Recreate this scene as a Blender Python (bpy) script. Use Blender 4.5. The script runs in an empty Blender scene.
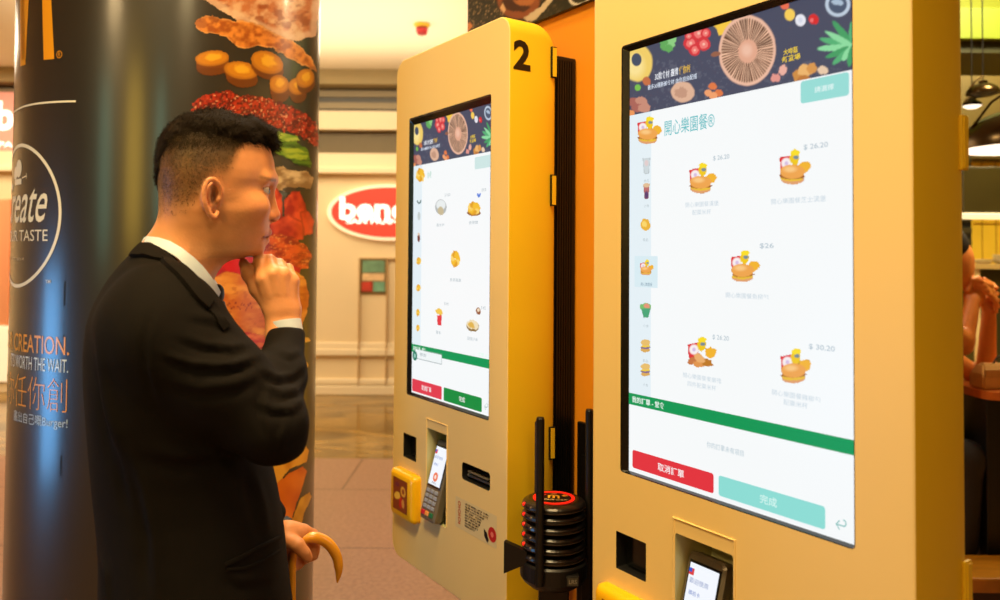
import bpy, bmesh, math, random
import numpy as np
from math import pi, sin, cos, radians, hypot, sqrt, atan2
from mathutils import Vector, Matrix
random.seed(7); rng = np.random.default_rng(7)
SC = bpy.context.scene
COL = SC.collection

# ------------------------------------------------------------------ camera
FP = 780.0; PITCH = radians(1.49); ROLL = radians(0.4); PX, PY = 500.0, 236.0
CAM = np.array([0, 0, 1.5])
FW = np.array([0, cos(PITCH), sin(PITCH)])
_u = np.array([0, -sin(PITCH), cos(PITCH)]); _r = np.array([1.0, 0, 0])
RT = _r*cos(ROLL) + _u*sin(ROLL); UP = _u*cos(ROLL) - _r*sin(ROLL)
def ray(u, v): return FW + RT*(u-PX)/FP - UP*(v-PY)/FP
def at_y(u, v, Y):
    d = ray(u, v); return CAM + d*(Y/d[1])
def at_z(u, v, Z):
    d = ray(u, v); return CAM + d*((Z-1.5)/d[2])
cd = bpy.data.cameras.new('camera'); cam = bpy.data.objects.new('camera', cd); COL.objects.link(cam)
M = Matrix(((RT[0], UP[0], -FW[0], 0), (RT[1], UP[1], -FW[1], 0), (RT[2], UP[2], -FW[2], 1.5), (0, 0, 0, 1)))
cam.matrix_world = M
cd.sensor_width = 36; cd.lens = FP*36/1000; cd.shift_y = (PY-300)/1000; cd.clip_start = 0.02
cd.dof.use_dof = True; cd.dof.focus_distance = 1.45; cd.dof.aperture_fstop = 3.6
SC.camera = cam
SC.view_settings.view_transform = 'Standard'; SC.view_settings.look = 'None'
SC.view_settings.gamma = 1.0; SC.view_settings.exposure = 0.0
try: SC.view_settings.use_curve_mapping = False
except Exception: pass

# ------------------------------------------------------------------ colours and materials
def lin(c):
    c = np.asarray(c, float)/255.0
    return np.where(c <= 0.04045, c/12.92, ((c+0.055)/1.055)**2.4)
def L4(c): return tuple(float(x) for x in lin(c)) + (1.0,)
def mat(name, rgb, rough=0.5, metal=0.0, emis=None, estr=0.0, spec=0.5, noise=0.0, nscale=20.0, bump=0.0, bscale=60.0, coat=0.0, attr=None, sss=0.0, trans=0.0, stretch=None, emit_attr=0.0):
    m = bpy.data.materials.new(name); m.use_nodes = True
    nt = m.node_tree; b = nt.nodes['Principled BSDF']
    b.inputs['Base Color'].default_value = L4(rgb)
    b.inputs['Roughness'].default_value = rough; b.inputs['Metallic'].default_value = metal
    b.inputs['Specular IOR Level'].default_value = spec
    b.inputs['Coat Weight'].default_value = coat; b.inputs['Coat Roughness'].default_value = 0.1
    if trans: b.inputs['Transmission Weight'].default_value = trans
    if sss:
        b.inputs['Subsurface Weight'].default_value = sss
        b.inputs['Subsurface Radius'].default_value = (0.012, 0.005, 0.002)
        b.inputs['Subsurface Scale'].default_value = 1.0
    if emis is not None:
        b.inputs['Emission Color'].default_value = L4(emis); b.inputs['Emission Strength'].default_value = estr
    src = None
    if attr:
        a = nt.nodes.new('ShaderNodeAttribute'); a.attribute_name = attr
        src = a.outputs['Color']
        if emit_attr:
            nt.links.new(src, b.inputs['Emission Color']); b.inputs['Emission Strength'].default_value = emit_attr
            b.inputs['Base Color'].default_value = (0.01, 0.01, 0.01, 1)
        else: nt.links.new(src, b.inputs['Base Color'])
    def coords():
        tc = nt.nodes.new('ShaderNodeTexCoord'); mp = nt.nodes.new('ShaderNodeMapping')
        if stretch: mp.inputs['Scale'].default_value = stretch
        nt.links.new(tc.outputs['Object'], mp.inputs['Vector']); return mp.outputs['Vector']
    if noise:
        n = nt.nodes.new('ShaderNodeTexNoise'); n.inputs['Scale'].default_value = nscale; n.inputs['Detail'].default_value = 4
        nt.links.new(coords(), n.inputs['Vector'])
        r = nt.nodes.new('ShaderNodeMapRange'); r.inputs['From Min'].default_value = 0.3; r.inputs['From Max'].default_value = 0.7
        r.inputs['To Min'].default_value = 1-noise; r.inputs['To Max'].default_value = 1+noise
        nt.links.new(n.outputs['Fac'], r.inputs['Value'])
        mx = nt.nodes.new('ShaderNodeVectorMath'); mx.operation = 'SCALE'
        if src is not None: nt.links.new(src, mx.inputs[0])
        else: mx.inputs[0].default_value = L4(rgb)[:3]
        nt.links.new(r.outputs['Result'], mx.inputs['Scale']); nt.links.new(mx.outputs[0], b.inputs['Base Color'])
    if bump:
        n = nt.nodes.new('ShaderNodeTexNoise'); n.inputs['Scale'].default_value = bscale; n.inputs['Detail'].default_value = 3
        nt.links.new(coords(), n.inputs['Vector'])
        bp = nt.nodes.new('ShaderNodeBump'); bp.inputs['Strength'].default_value = bump; bp.inputs['Distance'].default_value = 0.002
        nt.links.new(n.outputs['Fac'], bp.inputs['Height']); nt.links.new(bp.outputs['Normal'], b.inputs['Normal'])
    return m

MT = {}
MT['front'] = mat('kiosk_front_paint', (236, 205, 134), 0.42, noise=0.02, nscale=3, spec=0.4)
MT['recess'] = mat('kiosk_recess_paint', (206, 200, 140), 0.4, spec=0.4)
MT['side'] = mat('kiosk_side_paint', (230, 190, 32), 0.4, noise=0.03, nscale=4, spec=0.4)
MT['black'] = mat('black_plastic', (14, 13, 12), 0.4)
MT['blackmetal'] = mat('black_metal', (16, 13, 11), 0.35, metal=0.3)
MT['bezel'] = mat('screen_bezel', (10, 11, 9), 0.25, coat=0.5)
MT['cavity'] = mat('cavity_black', (9, 8, 7), 0.6)
MT['screen'] = mat('screen_picture', (0, 0, 0), 0.3, attr='Col', emit_attr=1.0, spec=0.2)
MT['print'] = mat('print_ink', (0, 0, 0), 0.4, attr='Col', spec=0.4)
MT['wrap'] = mat('column_vinyl', (0, 0, 0), 0.33, attr='Col', spec=0.5, coat=0.15)
MT['orangewall'] = mat('orange_wall_paint', (226, 142, 22), 0.5, noise=0.03, nscale=2)
MT['steel'] = mat('brushed_steel', (170, 160, 140), 0.3, metal=1.0)
MT['termgrey'] = mat('terminal_grey', (128, 118, 98), 0.35, metal=0.4)
MT['yellowplastic'] = mat('yellow_plastic', (250, 190, 10), 0.35)

# ------------------------------------------------------------------ object helpers
def link(o, parent=None):
    COL.objects.link(o)
    if parent is not None: o.parent = parent
    return o
def thing(name, label, cat, loc=(0, 0, 0), rz=0.0, group=None):
    o = bpy.data.objects.new(name, None); o.empty_display_size = 0.05
    o.location = loc; o.rotation_euler = (0, 0, rz)
    o['label'] = label; o['category'] = cat; o['kind'] = 'thing'
    if group: o['group'] = group
    return link(o)
def tag(o, label, cat, group=None):
    o['label'] = label; o['category'] = cat; o['kind'] = 'thing'
    if group: o['group'] = group
    return o
def obj(name, bm, m, parent=None, smooth=False, label=None):
    me = bpy.data.meshes.new(name); bmesh_src = isinstance(bm, bmesh.types.BMesh)
    if bmesh_src:
        bmesh.ops.recalc_face_normals(bm, faces=bm.faces); bm.to_mesh(me); bm.free()
    else: me = bm
    if not isinstance(m, (list, tuple)): m = [m]
    for k in m: me.materials.append(k)
    if smooth: me.polygons.foreach_set('use_smooth', [True]*len(me.polygons))
    if smooth and bmesh_src: me.set_sharp_from_angle(angle=radians(48))
    o = link(bpy.data.objects.new(name, me), parent)
    if label: o['label'] = label
    return o
def struct(name, bm, m, **k):
    o = obj(name, bm, m, **k); o['kind'] = 'structure'; return o
def NB(): return bmesh.new()
def box(bm, x0, x1, y0, y1, z0, z1, bevel=0.0, seg=2, mi=0, mtx=None):
    vs = [bm.verts.new((x, y, z)) for z in (z0, z1) for y in (y0, y1) for x in (x0, x1)]
    F = [(0, 2, 3, 1), (4, 5, 7, 6), (0, 1, 5, 4), (2, 6, 7, 3), (0, 4, 6, 2), (1, 3, 7, 5)]
    fs = [bm.faces.new([vs[i] for i in f]) for f in F]
    for f in fs: f.material_index = mi
    if mtx is not None: bmesh.ops.transform(bm, matrix=mtx, verts=vs)
    if bevel:
        es = list({e for f in fs for e in f.edges})
        r = bmesh.ops.bevel(bm, geom=es, offset=bevel, segments=seg, affect='EDGES', profile=0.5)
        for f in r['faces']: f.material_index = mi
    return vs
def frame_of(d):
    d = Vector(d).normalized(); a = Vector((0, 0, 1)) if abs(d.z) < 0.9 else Vector((1, 0, 0))
    x = d.cross(a).normalized(); y = d.cross(x).normalized(); return x, y
def tube(bm, pts, rad, n=12, cap=True, mi=0, closed=False):
    pts = [Vector(p) for p in pts]; N = len(pts)
    if not hasattr(rad, '__len__'): rad = [rad]*N
    rings = []; x = None
    for i, p in enumerate(pts):
        a = pts[i-1] if (i > 0 or closed) else pts[i]; b = pts[(i+1) % N] if (i < N-1 or closed) else pts[i]
        d = (b-a).normalized()
        if x is None: x, _ = frame_of(d)
        x = (x - d*x.dot(d)).normalized(); y = d.cross(x)
        rings.append([bm.verts.new(p + (x*cos(2*pi*k/n) + y*sin(2*pi*k/n))*rad[i]) for k in range(n)])
    rng_ = range(N if closed else N-1)
    for i in rng_:
        A, B = rings[i], rings[(i+1) % N]
        for k in range(n):
            f = bm.faces.new((A[k], A[(k+1) % n], B[(k+1) % n], B[k])); f.material_index = mi
    if cap and not closed:
        for R in (rings[0], rings[-1]):
            f = bm.faces.new(R); f.material_index = mi
def lathe(bm, prof, c=(0, 0, 0), n=32, mi=0, axis=None):
    """prof: list of (r,z)"""
    rings = []
    c = Vector(c)
    for r, z in prof:
        if r < 1e-6: rings.append([bm.verts.new(c + Vector((0, 0, z)))])
        else: rings.append([bm.verts.new(c + Vector((r*cos(2*pi*k/n), r*sin(2*pi*k/n), z))) for k in range(n)])
    fs = []
    for A, B in zip(rings, rings[1:]):
        for k in range(n):
            a, a2, b, b2 = A[k % len(A)], A[(k+1) % len(A)], B[k % len(B)], B[(k+1) % len(B)]
            q = []
            for v in (a, a2, b2, b):
                if v not in q: q.append(v)
            if len(q) > 2: f = bm.faces.new(q); f.material_index = mi; fs.append(f)
    for R in (rings[0], rings[-1]):
        if len(R) > 2: f = bm.faces.new(R); f.material_index = mi
    return fs
def rrect(x0, x1, z0, z1, r, n=6):
    """rounded rectangle outline, r scalar or (bl, br, tr, tl)"""
    if not hasattr(r, '__len__'): r = (r,)*4
    out = []
    for (cx, cz, a0, rr) in ((x0, z0, pi, r[0]), (x1, z0, 1.5*pi, r[1]), (x1, z1, 0, r[2]), (x0, z1, 0.5*pi, r[3])):
        sx = 1 if cx == x0 else -1; sz = 1 if cz == z0 else -1
        for k in range(n+1):
            a = a0 + k*pi/2/n
            out.append((cx + sx*rr + rr*cos(a), cz + sz*rr + rr*sin(a)))
    return out
def loft(bm, rings, cap0=True, cap1=True, mi=0):
    R = [[bm.verts.new(p) for p in r] for r in rings]
    n = len(R[0])
    for A, B in zip(R, R[1:]):
        for k in range(n):
            f = bm.faces.new((A[k], A[(k+1) % n], B[(k+1) % n], B[k])); f.material_index = mi
    if cap0: f = bm.faces.new(R[0]); f.material_index = mi
    if cap1: f = bm.faces.new(R[-1]); f.material_index = mi
    return R
def boolean(base_bm, cutters, mats):
    """difference of several cutter bmeshes from a body, evaluated to a plain mesh"""
    me = bpy.data.meshes.new('tmp'); bmesh.ops.recalc_face_normals(base_bm, faces=base_bm.faces); base_bm.to_mesh(me); base_bm.free()
    for m in mats: me.materials.append(m)
    o = bpy.data.objects.new('tmp', me); COL.objects.link(o); tmp = []
    for c in cutters:
        cm = bpy.data.meshes.new('cut'); bmesh.ops.recalc_face_normals(c, faces=c.faces); c.to_mesh(cm); c.free()
        for m in mats: cm.materials.append(m)
        co = bpy.data.objects.new('cut', cm); COL.objects.link(co); tmp.append(co)
        md = o.modifiers.new('b', 'BOOLEAN'); md.operation = 'DIFFERENCE'; md.object = co; md.solver = 'EXACT'
    dg = bpy.context.evaluated_depsgraph_get(); dg.update()
    res = bpy.data.meshes.new_from_object(o.evaluated_get(dg))
    for t in tmp + [o]: bpy.data.objects.remove(t)
    return res
def grid_mesh(name, V, F, C=None):
    me = bpy.data.meshes.new(name)
    V = np.asarray(V, np.float32); F = np.asarray(F, np.int32); k = F.shape[1]
    me.vertices.add(len(V)); me.vertices.foreach_set('co', V.ravel())
    me.loops.add(F.size); me.loops.foreach_set('vertex_index', F.ravel())
    me.polygons.add(len(F)); me.polygons.foreach_set('loop_start', np.arange(0, F.size, k, dtype=np.int32))
    me.polygons.foreach_set('loop_total', np.full(len(F), k, np.int32))
    if C is not None:
        a = me.color_attributes.new('Col', 'FLOAT_COLOR', 'POINT')
        a.data.foreach_set('color', np.concatenate([C, np.ones((len(C), 1))], 1).astype(np.float32).ravel())
    me.update(calc_edges=True); me.validate(); return me

# ------------------------------------------------------------------ noise
def vnoise(P, seed=0):
    P = np.asarray(P, float); i = np.floor(P).astype(np.int64); f = P - i; f = f*f*(3-2*f)
    def h(*k):
        n = np.full(k[0].shape, seed*7919 + 13, np.int64)
        for j, q in enumerate(k): n = (n ^ (q*(73856093, 19349663, 83492791)[j])) * 1103515245 + 12345
        n = (n ^ (n >> 13)) * 1274126177; n = n ^ (n >> 16)
        return (n & 0xffff)/65535.0
    d = P.shape[-1]; out = 0
    for c in range(2**d):
        w = 1; k = []
        for j in range(d):
            b = (c >> j) & 1; w = w*(f[..., j] if b else 1-f[..., j]); k.append(i[..., j]+b)
        out = out + w*h(*k)
    return out
def fbm(P, oct=4, seed=0):
    s = 0; a = 0.5; P = np.asarray(P, float)
    for o in range(oct): s = s + a*vnoise(P*2**o, seed+o); a *= 0.5
    return s/(1-0.5**oct)

# ------------------------------------------------------------------ flat artwork (screens, prints, lettering)
class Canvas:
    """a painted raster over (x, y) authoring coordinates"""
    def __init__(s, X, Y, base=None):
        s.X, s.Y = X, Y; s.c = np.zeros(X.shape + (3,)); s.a = np.zeros(X.shape)
        if base is not None: s.c[:] = lin(base); s.a[:] = 1
    def put(s, m, col, soft=None):
        m = np.clip(m, 0, 1); col = np.asarray(col)
        if col.ndim == 1: col = lin(col)
        s.c = s.c*(1-m[..., None]) + col*m[..., None]; s.a = np.maximum(s.a, m)
    def ell(s, cx, cy, rx, ry, col, rot=0, soft=0.12, wob=0.0, seed=1):
        dx, dy = s.X-cx, s.Y-cy; c, q = cos(rot), sin(rot)
        u, v = (dx*c+dy*q)/rx, (-dx*q+dy*c)/ry; r = np.hypot(u, v)
        if wob: r = r*(1+wob*(fbm(np.stack([u*2+seed, v*2], -1), 3, seed)-0.5)*2)
        s.put((1-r)/soft+0.5, col); return u, v, r
    def poly(s, pts, col, wob=0.0, seed=1, sc=6.0, soft=0.8):
        X, Y = s.X, s.Y
        if wob:
            X = X + wob*(fbm(np.stack([s.X/sc, s.Y/sc], -1), 3, seed)-0.5)*2; Y = Y + wob*(fbm(np.stack([s.X/sc+50, s.Y/sc], -1), 3, seed+9)-0.5)*2
        ins = np.zeros(X.shape, bool); d = np.full(X.shape, 1e9); n = len(pts)
        for i in range(n):
            (x0, y0), (x1, y1) = pts[i], pts[(i+1) % n]
            if y0 != y1:
                c = ((y0 > Y) != (y1 > Y)) & (X < (x1-x0)*(Y-y0)/(y1-y0)+x0); ins ^= c
            t = np.clip(((X-x0)*(x1-x0)+(Y-y0)*(y1-y0))/max(1e-9, (x1-x0)**2+(y1-y0)**2), 0, 1)
            d = np.minimum(d, np.hypot(X-x0-t*(x1-x0), Y-y0-t*(y1-y0)))
        sd = np.where(ins, d, -d)
        m = np.clip(sd/soft+0.5, 0, 1); s.put(m, col); return m, sd

def text_mesh(body, bold=0.0, shear=0.0):
    cu = bpy.data.curves.new('t', 'FONT'); cu.body = body; cu.offset = bold; cu.shear = shear; cu.resolution_u = 3; cu.fill_mode = 'FRONT'
    o = bpy.data.objects.new('t', cu); COL.objects.link(o)
    dg = bpy.context.evaluated_depsgraph_get(); dg.update()
    me = bpy.data.meshes.new_from_object(o.evaluated_get(dg))
    bpy.data.objects.remove(o); bpy.data.curves.remove(cu)
    V = [(v.co.x, v.co.y) for v in me.vertices]; F = [tuple(p.vertices) for p in me.polygons]
    bpy.data.meshes.remove(me); return V, F

class Art:
    """collects flat shapes in surface coordinates (a, b) and builds ONE mesh through a surface map"""
    def __init__(s): s.V = []; s.F = []; s.C = []; s.grids = []
    def raw(s, V, F, col, layer):
        o = len(s.V); c = tuple(lin(col))
        s.V += [(x, y, layer) for x, y in V]; s.C += [c]*len(V); s.F += [tuple(i+o for i in f) for f in F]
    def poly(s, pts, col, layer=1): s.raw(pts, [tuple(range(len(pts)))], col, layer)
    def rect(s, a0, a1, b0, b1, col, layer=1, r=0.0): s.poly(rrect(a0, a1, b0, b1, r, 4) if r else [(a0, b0), (a1, b0), (a1, b1), (a0, b1)], col, layer)
    def ring(s, c, r0, r1, col, layer=1, n=96, sx=1.0):
        V = []; F = []
        for k in range(n):
            a = 2*pi*k/n
            V += [(c[0]+r0*sx*cos(a), c[1]+r0*sin(a)), (c[0]+r1*sx*cos(a), c[1]+r1*sin(a))]
            j = (k+1) % n; F.append((2*k, 2*k+1, 2*j+1, 2*j))
        s.raw(V, F, col, layer)
    def disc(s, c, r, col, layer=1, sx=1.0, n=32): s.poly([(c[0]+r*sx*cos(2*pi*k/n), c[1]+r*sin(2*pi*k/n)) for k in range(n)], col, layer)
    def stroke(s, pts, w, col, layer=1):
        V = []; F = []
        for i, p in enumerate(pts):
            a = pts[max(0, i-1)]; b = pts[min(len(pts)-1, i+1)]; L = hypot(b[0]-a[0], b[1]-a[1]) or 1
            nx, ny = -(b[1]-a[1])/L*w/2, (b[0]-a[0])/L*w/2
            V += [(p[0]+nx, p[1]+ny), (p[0]-nx, p[1]-ny)]
            if i: F.append((2*i-2, 2*i-1, 2*i+1, 2*i))
        s.raw(V, F, col, layer)
    def text(s, body, a0, a1, b0, b1, col, layer=2, bold=0.0, shear=0.0, keep=None):
        """fit the text into the box; keep='r'/'l'/'c' keeps natural width at that side"""
        V, F = text_mesh(body, bold, shear)
        if not V: return
        xs = [v[0] for v in V]; ys = [v[1] for v in V]; w = max(xs)-min(xs); h = max(ys)-min(ys)
        sy = (b1-b0)/h; sx = (a1-a0)/w
        if keep:
            sx = sy*0.9; W = w*sx
            if keep == 'r': a0 = a1-W
            elif keep == 'c': a0 = (a0+a1)/2-W/2
        s.raw([(a0+(x-min(xs))*sx, b0+(y-min(ys))*sy) for x, y in V], F, col, layer)
    def raster(s, A, B, c, alpha, layer=1): s.grids.append((A, B, c, alpha, layer))
    def build(s, name, mp, m, parent=None, slice_a=None, eps=0.0004, label=None):
        bm = bmesh.new(); cl = bm.verts.layers.float_color.new('Col')
        vs = []
        for (x, y, l), c in zip(s.V, s.C):
            v = bm.verts.new((x, y, l*0.001)); v[cl] = (*c, 1); vs.append(v)
        for f in s.F:
            try: bm.faces.new([vs[i] for i in f])
            except ValueError: pass
        if slice_a and vs:
            lo = min(v[0] for v in s.V); hi = max(v[0] for v in s.V); x = lo+slice_a
            while x < hi:
                bmesh.ops.bisect_plane(bm, geom=bm.verts[:]+bm.edges[:]+bm.faces[:], plane_co=(x, 0, 0), plane_no=(1, 0, 0), dist=1e-6); x += slice_a
            bmesh.ops.triangulate(bm, faces=bm.faces)
        bm.verts.ensure_lookup_table(); bm.verts.index_update()
        V = [np.array([[*v.co] for v in bm.verts]).reshape(-1, 3)]; C = [np.array([v[cl][:3] for v in bm.verts]).reshape(-1, 3)]
        polys = [[v.index for v in f.verts] for f in bm.faces]; bm.free(); off = len(V[0])
        quads = []
        for A, B, c, al, l in s.grids:
            n, k = A.shape; idx = np.arange(n*k).reshape(n, k)+off
            q = np.stack([idx[:-1, :-1], idx[:-1, 1:], idx[1:, 1:], idx[1:, :-1]], -1).reshape(-1, 4)
            am = np.minimum(np.minimum(al[:-1, :-1], al[:-1, 1:]), np.minimum(al[1:, 1:], al[1:, :-1])).ravel()
            quads.append(q[am > 0.4]); V.append(np.stack([A, B, np.full(A.shape, l*0.001)], -1).reshape(-1, 3)); C.append(c.reshape(-1, 3)); off += n*k
        V = np.concatenate(V); C = np.concatenate(C)
        if quads: polys += np.concatenate(quads).tolist()
        used = np.zeros(len(V), bool)
        for p in polys: used[p] = True
        remap = np.cumsum(used)-1; polys = [[int(remap[i]) for i in p] for p in polys]; V = V[used]; C = C[used]
        P = mp(V[:, 0], V[:, 1], V[:, 2]/0.001*eps)
        me = bpy.data.meshes.new(name); me.from_pydata(P.tolist(), [], polys)
        a = me.color_attributes.new('Col', 'FLOAT_COLOR', 'POINT')
        a.data.foreach_set('color', np.concatenate([C, np.ones((len(C), 1))], 1).astype(np.float32).ravel())
        return obj(name, me, m, parent, label=label)

# ------------------------------------------------------------------ kiosk frame: e1 along the kiosk row (towards the camera side), e2 into the wall
_n = hypot(530, 780)
E1 = np.array([530/_n, -780/_n, 0]); E2 = np.array([780/_n, 530/_n, 0]); RZ = atan2(E1[1], E1[0])
def W(s, t, z=0.0): return tuple(E1*s + E2*t + np.array([0, 0, z]))
def onK(u, v, t):
    d = ray(u, v); P = CAM + d*(t/(d@E2)); return float(P@E1), float(P[2])
T1, T2, DEP = 0.919, 0.954, 0.128
WALLT = 1.152

# ------------------------------------------------------------------ kiosks
ZB = 0.705; ZT = 2.026
def vproj(P):
    d = P - CAM; z = d@FW; return PX+FP*(d@RT)/z, PY-FP*(d@UP)/z
class Kiosk:
    def __init__(s, sl, w, t, scr, rec, scan, slot, reader):
        s.sl, s.w, s.t = sl, w, t; s.scr, s.rec, s.scan, s.slot, s.reader = scr, rec, scan, slot, reader
        s.c = sl + w/2; s.loc = W(s.c, t, ZB)
        s.ts = t + 0.006
    def l(s, u, v, t=None):           # photo position -> kiosk local (x, z)
        a, b = onK(u, v, s.ts if t is None else t); return a - s.c, b - ZB
    def pix(s, A, B):                 # kiosk local screen point -> photo position
        P = E1*(A[..., None]+s.c) + E2*s.ts; P = P + np.array([0, 0, 1.0])*(B[..., None]+ZB); return vproj(P)
    def map3(s, y0):
        return lambda a, b, l: np.stack([a, y0 - l, b], -1)
    def bxs(s, u0, v0, u1, v1):       # box from two opposite photo corners
        a0, b1 = s.l(u0, v0); a1, b0 = s.l(u1, v1); return a0, a1, min(b0, b1), max(b0, b1)

K1 = Kiosk(-1.0568, 0.571, T1, (-0.9850, -0.5610), None, None, None, None)
K2 = Kiosk(-1.9110, 0.540, T2, (-1.8340, -1.4425), None, None, None, None)
def combo(cv, cx, cy, s=1.0, seed=1, nug=False):
    cv.poly([(cx-12*s, cy-9*s), (cx-2*s, cy-11*s), (cx-2*s, cy+2*s), (cx-11*s, cy+4*s)], (226, 50, 58), soft=1)
    cv.ell(cx-6*s, cy-4*s, 4.2*s, 4.5*s, (248, 240, 240), soft=0.3); cv.ell(cx-6*s, cy-4*s, 1.6*s, 1.8*s, (215, 190, 225), soft=0.4)
    cv.ell(cx+1*s, cy-9*s, 4*s, 7*s, (240, 200, 30), wob=0.15, seed=seed); cv.ell(cx+1.5*s, cy-13*s, 4.4*s, 2.6*s, (250, 222, 40)); cv.ell(cx+2*s, cy-9*s, 2.4*s, 1.6*s, (120, 140, 150))
    cv.ell(cx+9*s, cy-1*s, 5.5*s, 5*s, (242, 180, 50), rot=-0.5, wob=0.25, seed=seed+2)
    if nug:
        for q, (dx, dy, c) in enumerate([(-7, 6, (200, 120, 70)), (-1, 9, (225, 150, 80)), (6, 8, (190, 120, 40)), (-1, 4, (235, 175, 110))]):
            cv.ell(cx+dx*s, cy+dy*s, 5.5*s, 3.4*s, c, rot=0.4*(q-1), wob=0.3, seed=seed+q)
    else:
        cv.ell(cx-1*s, cy+9.5*s, 10*s, 4.5*s, (225, 160, 110)); cv.ell(cx-1*s, cy+8*s, 9.5*s, 3.2*s, (235, 190, 60), wob=0.2, seed=seed)
        cv.ell(cx-1*s, cy+6.5*s, 10.5*s, 2.6*s, (150, 80, 30), wob=0.25, seed=seed+3)
        u, v, r = cv.ell(cx-1*s, cy+3*s, 10.5*s, 6*s, (238, 165, 80)); cv.ell(cx-3*s, cy+1*s, 5*s, 2.4*s, (250, 200, 130), soft=0.9)
def banner(cv):
    cv.put(np.ones(cv.X.shape), (70, 75, 97)); X, Y = cv.X, cv.Y
    n = fbm(np.stack([X/3, Y/3], -1), 3, 5)
    cv.put(((n > 0.66) & (Y > 60))*0.25, (120, 125, 140))
    cv.ell(637, 63, 15, 18.5, (240, 205, 105), wob=0.06, seed=3); cv.ell(634, 66, 9, 11, (250, 226, 150), soft=0.8)
    cv.ell(635.8, 59.5, 5, 6.5, (66, 78, 100))
    for q, (x, y, r) in enumerate([(665, 46, 5), (669, 42, 5.5), (663, 42, 4), (672, 39, 4), (668, 48, 4)]): cv.ell(x, y, r, r, [(96, 170, 92), (140, 205, 130)][q % 2], wob=0.3, seed=q)
    for q, (x, y, r) in enumerate([(690, 43, 7), (698, 33, 7.5), (703, 44, 6.5), (694, 50, 5.5), (705, 33, 5), (688, 36, 4)]):
        cv.ell(x, y, r, r*1.05, (214, 52, 62), wob=0.12, seed=q); cv.ell(x, y, r*0.62, r*0.66, (240, 120, 115), wob=0.2, seed=q+4); cv.ell(x, y, r*0.2, r*0.2, (250, 190, 170), soft=0.6)
    cv.poly([(711, 25), (731, 18), (731, 24), (724, 29), (724, 34), (718, 35), (716, 29)], (246, 200, 70), wob=1.0)
    # mushroom seen from below
    u, v, r = cv.ell(746.5, 50.5, 28.5, 35, (236, 186, 160), rot=0.05, soft=0.04, wob=0.03, seed=8)
    th = np.arctan2(v, u)
    g = fbm(np.stack([np.cos(th)*9+20, np.sin(th)*9+20, r*1.2], -1), 3, 4); g2 = 0.5+0.5*np.sin(th*62+r*3+g*5)
    cc = lin((96, 52, 34))*(1-g2[..., None]) + lin((232, 186, 156))*g2[..., None]; cc = cc*(0.25+1.4*g[..., None])
    cv.put((0.93-r)/0.05, cc); cv.ell(747, 51, 9.5, 12, (226, 168, 140), rot=0.15, soft=0.15); cv.ell(746, 50, 5, 6, (238, 190, 165), soft=0.9)
    cv.ell(784, 5, 4.3, 4.3, (235, 110, 80), wob=0.1); cv.ell(789, 14.5, 5.2, 6, (246, 205, 90)); cv.ell(799.7, 20, 5.2, 6, (232, 232, 240)); cv.ell(799.7, 20, 2, 2.5, (210, 215, 230), soft=0.6)
    cv.ell(813, 19, 5, 5.2, (215, 40, 45), wob=0.15); cv.ell(811, 20, 2, 2, (240, 110, 110))
    u, v, r = cv.ell(837, 4, 12.5, 12.5, (190, 205, 222), soft=0.08); cv.ell(837, 4, 9.2, 9.2, (74, 88, 112), soft=0.1)
    cv.ell(837, 2, 6, 3, (170, 190, 210), wob=0.3); 
    for q, (x1, y1, wd) in enumerate([(820, 39, 3.4), (817, 49, 3.2), (826, 57, 3), (832, 64, 3), (842, 60, 3.4), (833, 22, 3.6), (851, 22, 3.2), (826, 32, 3), (848, 66, 3)]):
        x0, y0 = 852, 46; cx, cy = (x0+x1)/2, (y0+y1)/2; L = hypot(x1-x0, y1-y0)/2
        cv.ell(cx, cy, L*1.05, wd, [(84, 176, 118), (140, 218, 160), (66, 158, 100)][q % 3], rot=atan2(y1-y0, x1-x0), wob=0.12, seed=q)
    for q, (x, y, rx, ry, c) in enumerate([(775, 78, 5, 4, (226, 150, 140)), (782, 70, 4, 5, (236, 176, 160)), (797, 75, 5, 6, (206, 140, 70)), (804, 70, 7, 6, (236, 180, 110)), (811, 68, 5, 5, (216, 150, 80)), (803, 79, 6, 3.5, (190, 120, 60)), (822, 70, 5, 4.5, (232, 200, 170))]):
        cv.ell(x, y, rx, ry, c, wob=0.3, seed=q+11)
    cv.ell(682, 92, 11.5, 10.5, (222, 178, 150), wob=0.08, seed=2); cv.ell(681, 93, 6, 5, (196, 150, 126), wob=0.4, seed=3)
    for q, (x, y) in enumerate([(712, 86), (708, 93), (718, 93), (713, 96)]): cv.ell(x, y, 4, 3.6, [(222, 120, 70), (240, 160, 110)][q % 2], wob=0.3, seed=q)
    for q, (x, y) in enumerate([(633, 102), (641, 101), (637, 108), (644, 108)]): cv.ell(x, y, 6, 4.5, [(170, 100, 90), (200, 140, 120)][q % 2], wob=0.3, seed=q)
    cv.ell(630, 113, 4, 3, (236, 150, 90)); cv.ell(646, 81, 4, 4.5, (196, 110, 70), wob=0.2); cv.ell(637, 87.5, 3, 3.3, (120, 190, 80)); cv.ell(715, 54, 5, 2.5, (150, 96, 74), rot=-0.2)
def raster_on(K, art, box, fn, pxK=None, step=0.0013, base=None, layer=1, xf=None):
    a0, a1, b0, b1 = box; n = int((a1-a0)/step)+2; m = int((b1-b0)/step)+2
    A, B = np.meshgrid(np.linspace(a0, a1, n), np.linspace(b0, b1, m))
    if xf: X, Y = xf(A, B)
    else: X, Y = K.pix(A, B)
    cv = Canvas(X, Y, base); fn(cv); art.raster(A, B, cv.c, cv.a, layer)

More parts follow.
